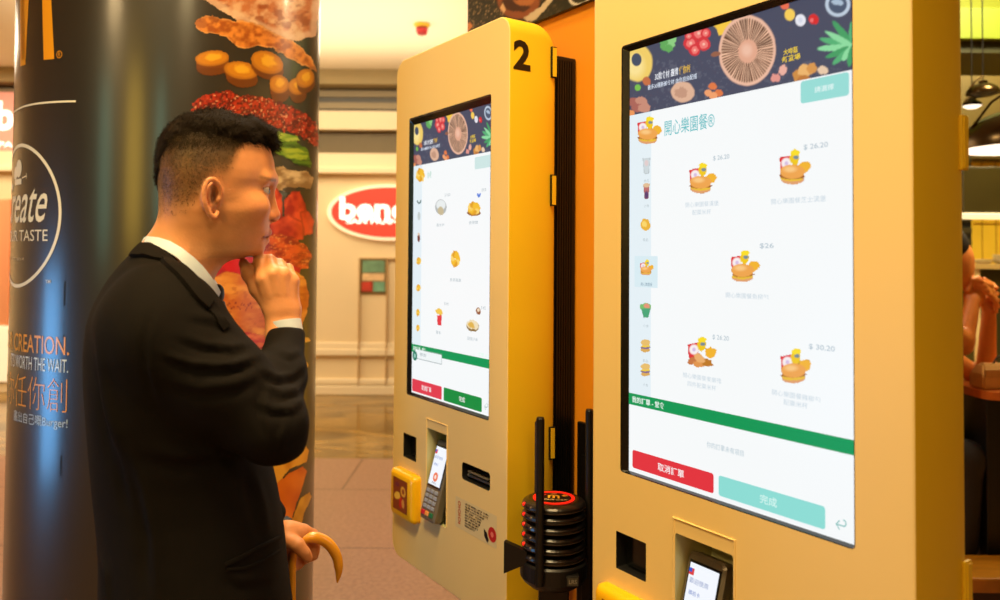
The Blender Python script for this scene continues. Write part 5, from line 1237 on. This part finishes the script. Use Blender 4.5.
jc_ = seam('jacket_collar', [(137, 251), (148, 252.5), (161, 257.5), (173, 265.5), (184, 275), (193.5, 286), (202, 296.5), (210, 304)], 0.026, 0.009, MT['suit'], man)
mv = bpy.data.meshes.new('jacket_collar'); _v = [(v.co.x, -v.co.y, v.co.z) for v in jc_.data.vertices]; mv.from_pydata(_v, [], [tuple(p.vertices)[::-1] for p in jc_.data.polygons]); obj('jacket_collar', mv, MT['suit'], man, smooth=True)
seam('lapel', [(203, 299), (211, 308), (219, 318), (226, 328)], 0.014, 0.003, MT['suit'], jk)
bm = NB(); bmesh.ops.create_icosphere(bm, subdivisions=3, radius=1); p_ = m(218.0, 294, -0.004); bmesh.ops.transform(bm, matrix=Matrix.Translation(p_) @ Matrix.Diagonal((0.010, 0.016, 0.016, 1)), verts=bm.verts)
tube(bm, [p_+[0.002, 0, -0.012], p_+[0.006, 0, -0.05], p_+[0.008, 0, -0.12]], [0.008, 0.016, 0.022], 12); obj('necktie', bm, mat('dark_tie', (30, 30, 34), 0.5, noise=0.4, nscale=200), man, smooth=True)
# shirt cuffs, watch strap
def cuff(name, c0, c1, r0, r1, material, sx=1.0):
    bm = NB(); d = (c1-c0)/np.linalg.norm(c1-c0); x_, y_ = frame_of(d); x_, y_ = np.array(x_), np.array(y_); R = []
    for c_, r_ in ((c0, r0-0.002), (c0, r0), (c1, r1), (c1, r1-0.0022), (c0+(c1-c0)*0.5, (r0+r1)/2-0.003)):
        R.append([c_+(x_*cos(2*pi*k/40)+y_*sin(2*pi*k/40))*r_*np.array([1, 0.86, 1]) for k in range(40)])
    loft(bm, R, cap0=False, cap1=False); return obj(name, bm, material, man, smooth=True)
cuff('shirt_cuff', m(286.2, 333, -0.034), m(284.6, 321.5, -0.030), 0.0262, 0.0258, MT['shirt'])
cuff('watch_strap', q_(280.5, 528, 0.098), q_(285.5, 530.5, 0.094), 0.0222, 0.0218, MT['black'])
# trousers and shoes
tx = axis(-0.20, 0.22, 0.009); ty = axis(-0.24, 0.24, 0.009); tz = axis(0.06, 1.02, 0.010); Tf = Field(tx, ty, tz); hipx = m(188, 560)[0]
Tf.ell((hipx, 0, 0.93), (0.115, 0.16, 0.10), 0.04)
for sy in (-1, 1):
    Tf.chain([(hipx, 0.080*sy, 0.90), (hipx+0.022, 0.098*sy, 0.52), (hipx-0.008, 0.10*sy, 0.10)], [0.094, 0.070, 0.058], 0.03)
Tf.add(lambda P: P[..., 2]-0.085, [-0.2, -0.24, 0], [0.22, 0.24, 0.085], 0.004, 'd', pad=0)
VT, FT = Tf.mesh(); obj('trousers', grid_mesh('trousers', VT, FT), MT['suit'], man, smooth=True)
for sy in (-1, 1):
    S = Field(axis(-0.12, 0.26, 0.006), axis(-0.17, 0.17, 0.006), axis(-0.005, 0.14, 0.005)); ax_ = hipx-0.015
    S.chain([(ax_-0.02, 0.10*sy, 0.045), (ax_+0.06, 0.105*sy, 0.045), (ax_+0.17, 0.118*sy, 0.032)], [0.042, 0.040, 0.032], 0.02); S.cap((ax_, 0.10*sy, 0.06), (ax_, 0.10*sy, 0.10), 0.042, 0.040, 0.02)
    S.add(lambda P: P[..., 2]-0.001, [-0.12, -0.2, -0.02], [0.26, 0.2, 0.001], 0.004, 'd', pad=0)
    VS, FS = S.mesh(); obj('shoe', grid_mesh('shoe', VS, FS), mat('shoe_leather', (22, 16, 12), 0.25), man, smooth=True)

# umbrella held in the left hand
uy = 0.078; path = [q_(u, v, uy) for u, v in ((292.6, 600), (292.6, 575), (292.8, 561), (294, 551), (298, 543.5), (304.5, 539), (312.5, 537.3), (320.5, 538.8), (328, 543.2), (333.6, 550), (337.3, 558), (338.6, 566), (338.6, 574), (337.2, 583))]
uroot_l = q_(292.6, 600, uy); ur = thing('umbrella', 'folded umbrella with curved honey coloured wooden handle in the left hand of the man', 'umbrella')
wp = MF*(uroot_l[0]+MX0) + MN*(uy+MD); ur.location = (wp[0], wp[1], 0.02); ur.rotation_euler = (0, 0, radians(20))
off = np.array([uroot_l[0], uy, 0.02])
MT['wood'] = mat('honey_wood', (240, 164, 36), 0.22, coat=0.6, noise=0.12, nscale=30, stretch=(1, 1, 0.2))
bm = NB(); sp = [Vector(p-off) for p in path]
fine = []
for i in range(len(sp)-1):
    p0, p1, p2, p3 = sp[max(i-1, 0)], sp[i], sp[i+1], sp[min(i+2, len(sp)-1)]
    for k in range(4):
        t = k/4; fine.append(0.5*((2*p1)+(-p0+p2)*t+(2*p0-5*p1+4*p2-p3)*t*t+(-p0+3*p1-3*p2+p3)*t**3))
fine.append(sp[-1]); N_ = len(fine)
rad = [np.interp(i/(N_-1), [0, 0.15, 0.35, 0.5, 0.7, 0.85, 0.94, 1], [0.0055, 0.006, 0.0085, 0.0097, 0.0094, 0.0080, 0.0048, 0.0008]) for i in range(N_)]
tube(bm, fine, rad, 18); obj('handle', bm, MT['wood'], ur, smooth=True)
zt = float(fine[0].z)
bm = NB(); tube(bm, [(0, 0, 0.0), (0, 0, zt+0.01)], 0.004, 12); obj('shaft', bm, MT['steel'], ur, smooth=True)
bm = NB(); n = 64; R = []
for z, r in ((0.07, 0.008), (0.12, 0.018), (0.3, 0.026), (0.55, 0.032), (zt-0.10, 0.034), (zt-0.03, 0.022), (zt-0.012, 0.008)): R.append([(r*(1+0.16*sin(8*2*pi*k/n+z*9))*cos(2*pi*k/n), r*(1+0.16*sin(8*2*pi*k/n+z*9))*sin(2*pi*k/n), z) for k in range(n)])
loft(bm, R); obj('canopy', bm, mat('umbrella_cloth', (28, 26, 30), 0.7), ur, smooth=True)
bm = NB(); lathe(bm, [(0, 0), (0.003, 0), (0.006, 0.03), (0.008, 0.075), (0, 0.075)], n=16); obj('ferrule', bm, MT['steel'], ur, smooth=True)

# ------------------------------------------------------------------ the restaurant corner at the right edge
bm = NB(); box(bm, 1.2, 4.48, 4.05, 4.6, 2.655, 2.82, 0.004); struct('trim_7', bm, mat('lime_paint', (112, 128, 6), 0.5))
bm = NB(); box(bm, 1.2, 4.48, 4.30, 4.6, 2.82, 3.39); struct('trim_8', bm, mat('pale_lime_paint', (140, 150, 30), 0.5))
bm = NB(); box(bm, 1.2, 4.48, 4.10, 4.62, 2.595, 2.655); struct('trim_9', bm, mat('dark_green_beam', (46, 46, 8), 0.5))
def brickmat(name, c, mortar, bw, bh):
    return tile_mat(name, c, tuple(min(255, int(q*1.1)) for q in c), 0.3, 6, brick=(bw, bh, mortar, (0, 0, 0)))
bm = NB(); box(bm, 1.2, 4.48, 5.6, 5.7, 0, 3.39); struct('wall_tiled', bm, mat('yellow_tile_wall', (246, 200, 60), 0.35, noise=0.06, nscale=5))
bm = NB()
for k in range(12): box(bm, 3.46+k*0.10, 3.464+k*0.10, 5.594, 5.6, 0, 2.2)
for k in range(8): box(bm, 3.40, 4.47, 5.594, 5.6, 0.2+k*0.26, 0.204+k*0.26)
struct('trim_10', bm, mat('tile_joint', (176, 124, 22), 0.6))
bm = NB(); box(bm, 1.2, 4.47, 5.40, 5.59, 2.20, 3.39, 0.004); struct('trim_11', bm, mat('olive_panel', (74, 56, 6), 0.6, noise=0.2, nscale=2))
# dark hood with a bright lower edge
P = at_y(963, 214, 4.3)
hd = thing('kitchen_hood', 'dark olive hood with a bright lower edge below the pendant lamp', 'hood', (P[0], 4.3, 1.745))
bm = NB(); box(bm, 0, 1.3, 0, 0.5, 0.012, 0.27, 0.01); obj('shell', bm, mat('hood_olive', (58, 50, 14), 0.4, noise=0.2, nscale=3), hd)
bm = NB(); box(bm, -0.01, 1.31, -0.01, 0.49, 0.003, 0.0115, 0.002); obj('edge_lamp', bm, mat('hood_edge', (250, 240, 200), 0.4, emis=(255, 240, 190), estr=1.0), hd)
# ventilation strip
P = at_y(965, 255, 5.0); vt = thing('vent_strip', 'narrow black ventilation grille beside the yellow tiles', 'vent', (P[0], 5.0, 1.35))
bm = NB(); box(bm, -0.03, 0.055, 0.02, 0.05, 0, 0.85); obj('frame', bm, MT['black'], vt)
MT['vent_grey'] = mat('vent_grey', (72, 66, 40), 0.4)
for k in range(11): bm = NB(); box(bm, -0.02, 0.048, 0.0, 0.019, 0.02+k*0.075, 0.055+k*0.075, 0.004); obj('slat', bm, MT['vent_grey'], vt)
# pendant lamps
MT['bronze'] = mat('lamp_bronze', (62, 44, 14), 0.25, metal=0.8); MT['lampglow'] = mat('lamp_inside', (255, 246, 226), 0.5, emis=(255, 244, 222), estr=1.6)
def pendant(x, y, z, r, label, glow=True):
    t = thing('pendant_lamp', label, 'lamp', (x, y, z), 0, 'pendant lamps in the restaurant corner')
    bm = NB(); n = 40; pr_ = [(r*cos(a), r*0.72*sin(a)) for a in np.linspace(0, pi/2*0.93, 12)]
    lathe(bm, pr_+[(0.02, r*0.74), (0.02, r*0.86), (0, r*0.86)]+[(0.0, r*0.66)]+[(a*0.96, b*0.93) for a, b in pr_[::-1]], n=n); obj('shade', bm, MT['bronze'], t, smooth=True)
    bm = NB(); lathe(bm, [(0, 0.012), (r*0.80, 0.010), (r*0.955, 0.004), (r*0.955, 0.0), (r*0.5, -0.012), (0, -0.016)], n=n); obj('diffuser', bm, MT['lampglow'] if glow else MT['bronze'], t, smooth=True)
    bm = NB(); tube(bm, [(0, 0, r*0.86), (0, 0, 3.39-z)], 0.003, 8); obj('cord', bm, MT['black'], t)
    bm = NB(); tube(bm, [(-r*0.86, 0, r*0.38), (-r*0.50, 0, r*0.85), (0, 0, r*1.2)], 0.005, 8); obj('stay_wire', bm, MT['bronze'], t)
P = at_y(1019, 149, 3.05); pendant(P[0], P[1], P[2], 0.215, 'big pendant lamp with glowing white opening at the right edge')
P = at_y(972, 106, 3.9); pendant(P[0], P[1], P[2], 0.045, 'tiny bright hanging lamp beyond the big pendant')
P = at_y(983, 90, 3.8); pendant(P[0], P[1], P[2]-0.02, 0.075, 'unlit dark dome lamp hanging highest near the lime bulkhead', False)
# pass shelf with plates, green panel, post
P = at_y(974, 264, 4.5); sh_ = thing('pass_counter', 'serving counter with dark green front behind the resting arms', 'counter', (P[0], 4.5, 0))
bm = NB(); box(bm, 0, 1.2, -0.02, 0.4, P[2]-0.03, P[2], 0.004); obj('shelf', bm, mat('counter_cream', (226, 196, 120), 0.4), sh_)
bm = NB(); box(bm, 0.045, 1.18, 0.03, 0.38, 0.0, P[2]-0.031, 0.003); obj('front_panel', bm, mat('counter_green', (54, 54, 24), 0.4, noise=0.15, nscale=4), sh_)
bm = NB(); box(bm, 0.012, 0.036, 0.0, 0.026, 0, P[2]-0.031, 0.003); obj('post', bm, mat('counter_cream2', (232, 206, 140), 0.4), sh_)
MT['plate'] = mat('white_plate', (246, 232, 190), 0.25)
for k, (u, n, r, lab) in enumerate(((983, 2, 0.055, 'low'), (1005, 5, 0.066, 'tall'))):
    Q = at_y(u, 262, 4.62)
    for j in range(n):
        t = bpy.data.objects.new('plate', None); bm = NB(); lathe(bm, [(0, 0), (r*0.6, 0), (r, 0.014), (r*0.98, 0.017), (r*0.6, 0.005), (0, 0.004)], n=28)
        bpy.data.objects.remove(t); o = obj('plate', bm, MT['plate'], smooth=True); o.location = (Q[0], Q[1], P[2]+0.0008+j*0.0095)
        pos = 'bottom' if j == 0 else 'topmost' if j == n-1 else 'middle'
        tag(o, '%s white plate of the %s stack on the serving counter' % (pos, lab) if pos != 'middle' else 'white plate inside the %s stack on the serving counter' % lab, 'plate', 'white plates inside the %s stack' % lab if pos == 'middle' else 'white plates on the serving counter')
# high table
P = at_y(964, 385, 3.0); tb = thing('high_table', 'orange brown high table top with a black base at the right edge', 'table', (P[0], 3.0, 0))
zt_ = at_y(964, 392, 2.86)[2]
bm = NB(); loft(bm, [[(x, y, z) for x, y in rrect(0.0, 0.85, -0.15, 0.35, 0.06, 6)] for z in (zt_-0.03, zt_)]); obj('tabletop', bm, mat('orange_wood', (196, 104, 34), 0.35, noise=0.12, nscale=9, stretch=(1, 6, 1)), tb)
bm = NB(); box(bm, 0.004, 0.80, -0.13, 0.28, 0.0, zt_-0.031, 0.004); obj('base', bm, MT['black'], tb)
bench = thing('bench_ledge', 'yellow brown wooden ledge low in front of the black table base', 'bench', (tb.location[0], 2.72, 0))
bm = NB(); box(bm, -0.30, 0.72, -0.11, 0.10, 0.395, 0.445, 0.006); obj('seat', bm, mat('ledge_wood', (170, 112, 18), 0.35, noise=0.2, nscale=10, stretch=(1, 5, 1)), bench)
bm = NB(); box(bm, -0.26, 0.70, -0.06, 0.09, 0.0, 0.394, 0.004); obj('plinth', bm, mat('plinth_dark', (52, 22, 6), 0.5), bench)
# beige bag on the table
P = at_y(993, 391, 2.93); bg = thing('handbag', 'beige leather handbag lying on the high table', 'bag', (P[0]+0.014, 2.95, zt_+0.0006))
bm = NB(); vs = [[(-0.062, -0.04, 0), (0.10, -0.04, 0), (0.10, 0.05, 0), (-0.062, 0.05, 0)], [(-0.064, -0.042, 0.05), (0.10, -0.042, 0.05), (0.10, 0.05, 0.05), (-0.064, 0.05, 0.05)], [(-0.045, -0.015, 0.092), (0.10, -0.015, 0.092), (0.10, 0.025, 0.092), (-0.045, 0.025, 0.092)]]
R_ = loft(bm, vs); bmesh.ops.bevel(bm, geom=bm.edges[:], offset=0.006, segments=2, affect='EDGES'); obj('body', bm, mat('beige_leather', (206, 160, 92), 0.45, noise=0.08, nscale=30), bg, smooth=False)
bm = NB(); box(bm, -0.056, 0.10, -0.0445, -0.040, 0.046, 0.074, 0.001); obj('flap', bm, mat('beige_leather2', (196, 150, 84), 0.45), bg)
bm = NB(); tube(bm, [(0.0, 0.0, 0.09), (0.015, 0.0, 0.115), (0.05, 0.0, 0.125), (0.08, 0.0, 0.115), (0.095, 0.0, 0.09)], 0.004, 8); obj('strap', bm, MT['black'], bg, smooth=True)
# seated guest with clasped hands
GY = 3.06
def g(u, v, y=0.0): return np.array(at_y(u, v, GY+y))
g0 = g(925, 300); gx, gy = g0[0], GY
def gl(u, v, y=0.0): q = g(u, v, y); return q - np.array([gx, gy, 0])
guest = thing('person', 'seated guest mostly hidden behind the near kiosk, bare forearms raised with clasped hands', 'person', (gx, gy, 0), 0)
G = Field(axis(-0.32, 0.30, 0.012, (0.02, 0.24, 0.0035)), axis(-0.30, 0.30, 0.012, (-0.08, 0.09, 0.0045)), axis(0.02, 1.68, 0.013, (1.02, 1.48, 0.0035)))
G.ell(gl(948, 262), (0.095, 0.075, 0.115), 0.01); G.ell(gl(955, 276), (0.055, 0.055, 0.055), 0.03); G.cap(gl(940, 300), gl(945, 275), 0.052, 0.048, 0.02)
G.ell(gl(968.5, 268), (0.018, 0.014, 0.02), 0.02); G.ell(gl(971, 270), (0.010, 0.008, 0.012), 0.008)
G.ell((0.0, 0, 1.14), (0.085, 0.17, 0.18), 0.06); G.ell((-0.05, 0, 0.86), (0.11, 0.15, 0.16), 0.06)
E1g = gl(972, 398, -0.05); W1g = gl(978, 322, -0.02); E2g = gl(989, 384, 0.03); W2g = gl(990, 316, 0.02)
G.cap((-0.06, -0.17, 1.25), gl(962, 340, -0.09), 0.05, 0.040, 0.02); G.cap(gl(962, 345, -0.09), gl(973, 300, -0.045), 0.040, 0.026, 0.015)
G.cap((-0.02, 0.15, 1.24), gl(986, 383, 0.06), 0.045, 0.036, 0.02); G.cap(gl(985.5, 380, 0.05), gl(989, 312, 0.0), 0.038, 0.025, 0.015)
G.ell(gl(974, 297, -0.035), (0.042, 0.022, 0.042), 0.012, rot=('Y', 0.5)); G.ell(gl(988, 302, 0.0), (0.034, 0.022, 0.038), 0.012)
for k in range(4):
    G.chain([gl(970+k*3.5, 283+k*1.6, -0.045), gl(980+k*3.2, 281+k*4.5, -0.055), gl(990+k*2.2, 286+k*6, -0.045), gl(993+k*1.0, 293+k*6.5, -0.03)], [0.0105, 0.0098, 0.009, 0.008], 0.004)
    G.chain([gl(996+k*0.6, 288+k*6, 0.0), gl(992-k*0.5, 284+k*6, 0.030), gl(983, 284+k*6, 0.036)], [0.0105, 0.0098, 0.008], 0.004)
G.chain([gl(968, 290, -0.05), gl(972, 280, -0.052), gl(979, 277.5, -0.05)], [0.012, 0.0105, 0.0085], 0.006); G.chain([gl(994, 296, -0.02), gl(990, 284, -0.038), gl(984, 279, -0.04)], [0.012, 0.0105, 0.0085], 0.006)
for sy in (-1, 1): G.chain([(-0.05, 0.09*sy, 0.77), (0.08, 0.13*sy, 0.74), (0.06, 0.13*sy, 0.36), (0.04, 0.13*sy, 0.12)], [0.07, 0.05, 0.04, 0.03], 0.03)
VG, FG = G.mesh(); VG = relax(VG, FG, 1, 0.4); CG = np.tile(lin((206, 122, 44)), (len(VG), 1)); CG *= (0.92+0.16*fbm(VG*60, 3, 2))[:, None]
obj('body', grid_mesh('body', VG, FG, CG), mat('guest_skin', (214, 122, 62), 0.5, attr='Col', sss=0.15), guest, smooth=True)
gp = gl(946, 250); HG = Field(axis(-0.14, 0.22, 0.006), axis(-0.10, 0.10, 0.006), axis(1.45, 1.68, 0.006)); HG.ell(gl(942, 250)+[0, 0, 0.01], (0.096, 0.082, 0.10), 0.01); HG.ell(gl(968, 275), (0.05, 0.2, 0.10), 0.01, 'd')
Vh, Fh = HG.mesh(); obj('hair', grid_mesh('hair', Vh, Fh), MT['hair'], guest, smooth=True)
TG = Field(axis(-0.30, 0.20, 0.009), axis(-0.26, 0.26, 0.009), axis(0.68, 1.42, 0.010)); TG.ell((0.0, 0, 1.15), (0.096, 0.185, 0.19), 0.06); TG.ell((-0.05, 0, 0.88), (0.125, 0.165, 0.17), 0.06); TG.cap((-0.02, -0.165, 1.25), gl(945, 325, -0.13), 0.062, 0.050, 0.03); TG.cap((-0.02, 0.165, 1.25), (0.05, 0.16, 1.15), 0.062, 0.052, 0.03)
Vt, Ft = TG.mesh(); obj('shirt', grid_mesh('shirt', Vt, Ft), mat('guest_shirt', (150, 60, 24), 0.7), guest, smooth=True)
SG = Field(axis(-0.20, 0.34, 0.010), axis(-0.22, 0.22, 0.010), axis(0.34, 0.90, 0.010))
for sy in (-1, 1): SG.chain([(-0.05, 0.09*sy, 0.78), (0.075, 0.13*sy, 0.76), (0.06, 0.13*sy, 0.44)], [0.090, 0.064, 0.054], 0.03)
Vt, Ft = SG.mesh(); obj('trousers', grid_mesh('trousers', Vt, Ft), mat('guest_trousers', (30, 26, 24), 0.7), guest, smooth=True)
stl = thing('bar_stool', 'bar stool under the seated guest, hidden by the near kiosk', 'stool', (gx-0.06, gy, 0.0))
bm = NB(); lathe(bm, [(0, 0.66), (0.17, 0.66), (0.175, 0.67), (0.165, 0.683), (0, 0.683)], n=32); obj('seat', bm, MT['black'], stl)
for k in range(4):
    a = pi/4+k*pi/2; bm = NB(); tube(bm, [(0.13*cos(a), 0.13*sin(a), 0.659), (0.19*cos(a), 0.19*sin(a), 0.0)], 0.012, 10); obj('leg', bm, MT['blackmetal'], stl)

# ------------------------------------------------------------------ light
w = bpy.data.worlds.new('world'); SC.world = w; w.use_nodes = True
w.node_tree.nodes['Background'].inputs[0].default_value = (1.0, 0.72, 0.42, 1); w.node_tree.nodes['Background'].inputs[1].default_value = 0.3
def area(name, loc, rot, size, power, col, sy=None, spread=None):
    l = bpy.data.lights.new(name, 'AREA'); l.energy = power; l.color = col; l.size = size
    if sy: l.shape = 'RECTANGLE'; l.size_y = sy
    if spread: l.spread = spread
    o = bpy.data.objects.new(name, l); o.location = loc; o.rotation_euler = rot; COL.objects.link(o); return o
def aim(loc, tgt):
    return (Vector(tgt)-Vector(loc)).to_track_quat('-Z', 'Y').to_euler()
WARM = (1.0, 0.76, 0.38); WARM2 = (1.0, 0.86, 0.62)
area('hall_light', (-1.6, 6.4, 3.45), (0, 0, 0), 2.5, 88, WARM2, 2.5)
area('hall_light', (-5.2, 6.6, 3.45), (0, 0, 0), 2.0, 110, WARM2, 2.0)
area('ceiling_fill', (-1.8, 6.4, 2.9), (pi, 0, 0), 3.5, 50, WARM2, 2.5)  # added light aimed up to brighten the hall ceiling
area('restaurant_light', (-0.6, 0.40, 3.30), (0, 0, 0), 0.5, 66, WARM, 0.5)
area('hall_light', (-0.25, 2.5, 3.35), (0, 0, 0), 0.4, 34, WARM2, 0.4)  # added near the man to light the front of his face
area('restaurant_light', (0.9, -1.2, 3.30), (0, 0, 0), 0.6, 30, WARM, 0.6)
area('warm_fill', (0.06, 0.98, 3.3), (0, 0, 0), 0.25, 30, (1.0, 0.66, 0.30), 0.25)  # added warm light for the man's face and the kiosk fronts
area('restaurant_light', (-2.3, -1.5, 3.2), (0, 0, 0), 0.6, 60, (1.0, 0.70, 0.34), 0.6)  # added fill that brightens the lower kiosk fronts
area('counter_light', (2.6, 3.3, 3.3), (0, 0, 0), 0.4, 90, (1, 0.84, 0.5), 0.4)
area('bulkhead_light', (2.4, 3.5, 2.95), aim((2.4, 3.5, 2.95), (2.6, 4.1, 2.7)), 0.3, 0.7, (1, 0.9, 0.6), 0.3)
# unseen coloured lights added behind the camera to put streaks on the pillar
for nm, loc, tgt, sx, sy, p, c in (('streak_light', (-1.15, -0.65, 2.0), (-0.86, 1.83, 1.75), 0.50, 0.9, 1.3, (1.0, 0.62, 0.08)), ('streak_light', (-2.1, -0.45, 1.95), (-0.91, 1.82, 1.6), 0.40, 0.9, 0.4, (0.35, 0.9, 0.65)), ('streak_light', (-0.3, -0.7, 2.0), (-0.79, 1.84, 1.75), 0.26, 0.8, 0.4, (0.3, 0.8, 0.6)), ('streak_light', (-3.35, 0.93, 0.90), (-1.05, 1.84, 1.2), 0.70, 1.0, 3.6, (0.15, 0.5, 1.0))):
    area(nm, loc, aim(loc, tgt), sx, p, c, sy, spread=radians(70))
area('pendant_light', (2.02, 3.05, 1.88), (0, 0, 0), 0.25, 6, (1, 0.84, 0.5), 0.25)
area('tile_fill', (3.3, 4.9, 3.3), (0, 0, 0), 0.5, 70, (1, 0.86, 0.5), 0.5)  # added to brighten the tiled wall, no known fitting
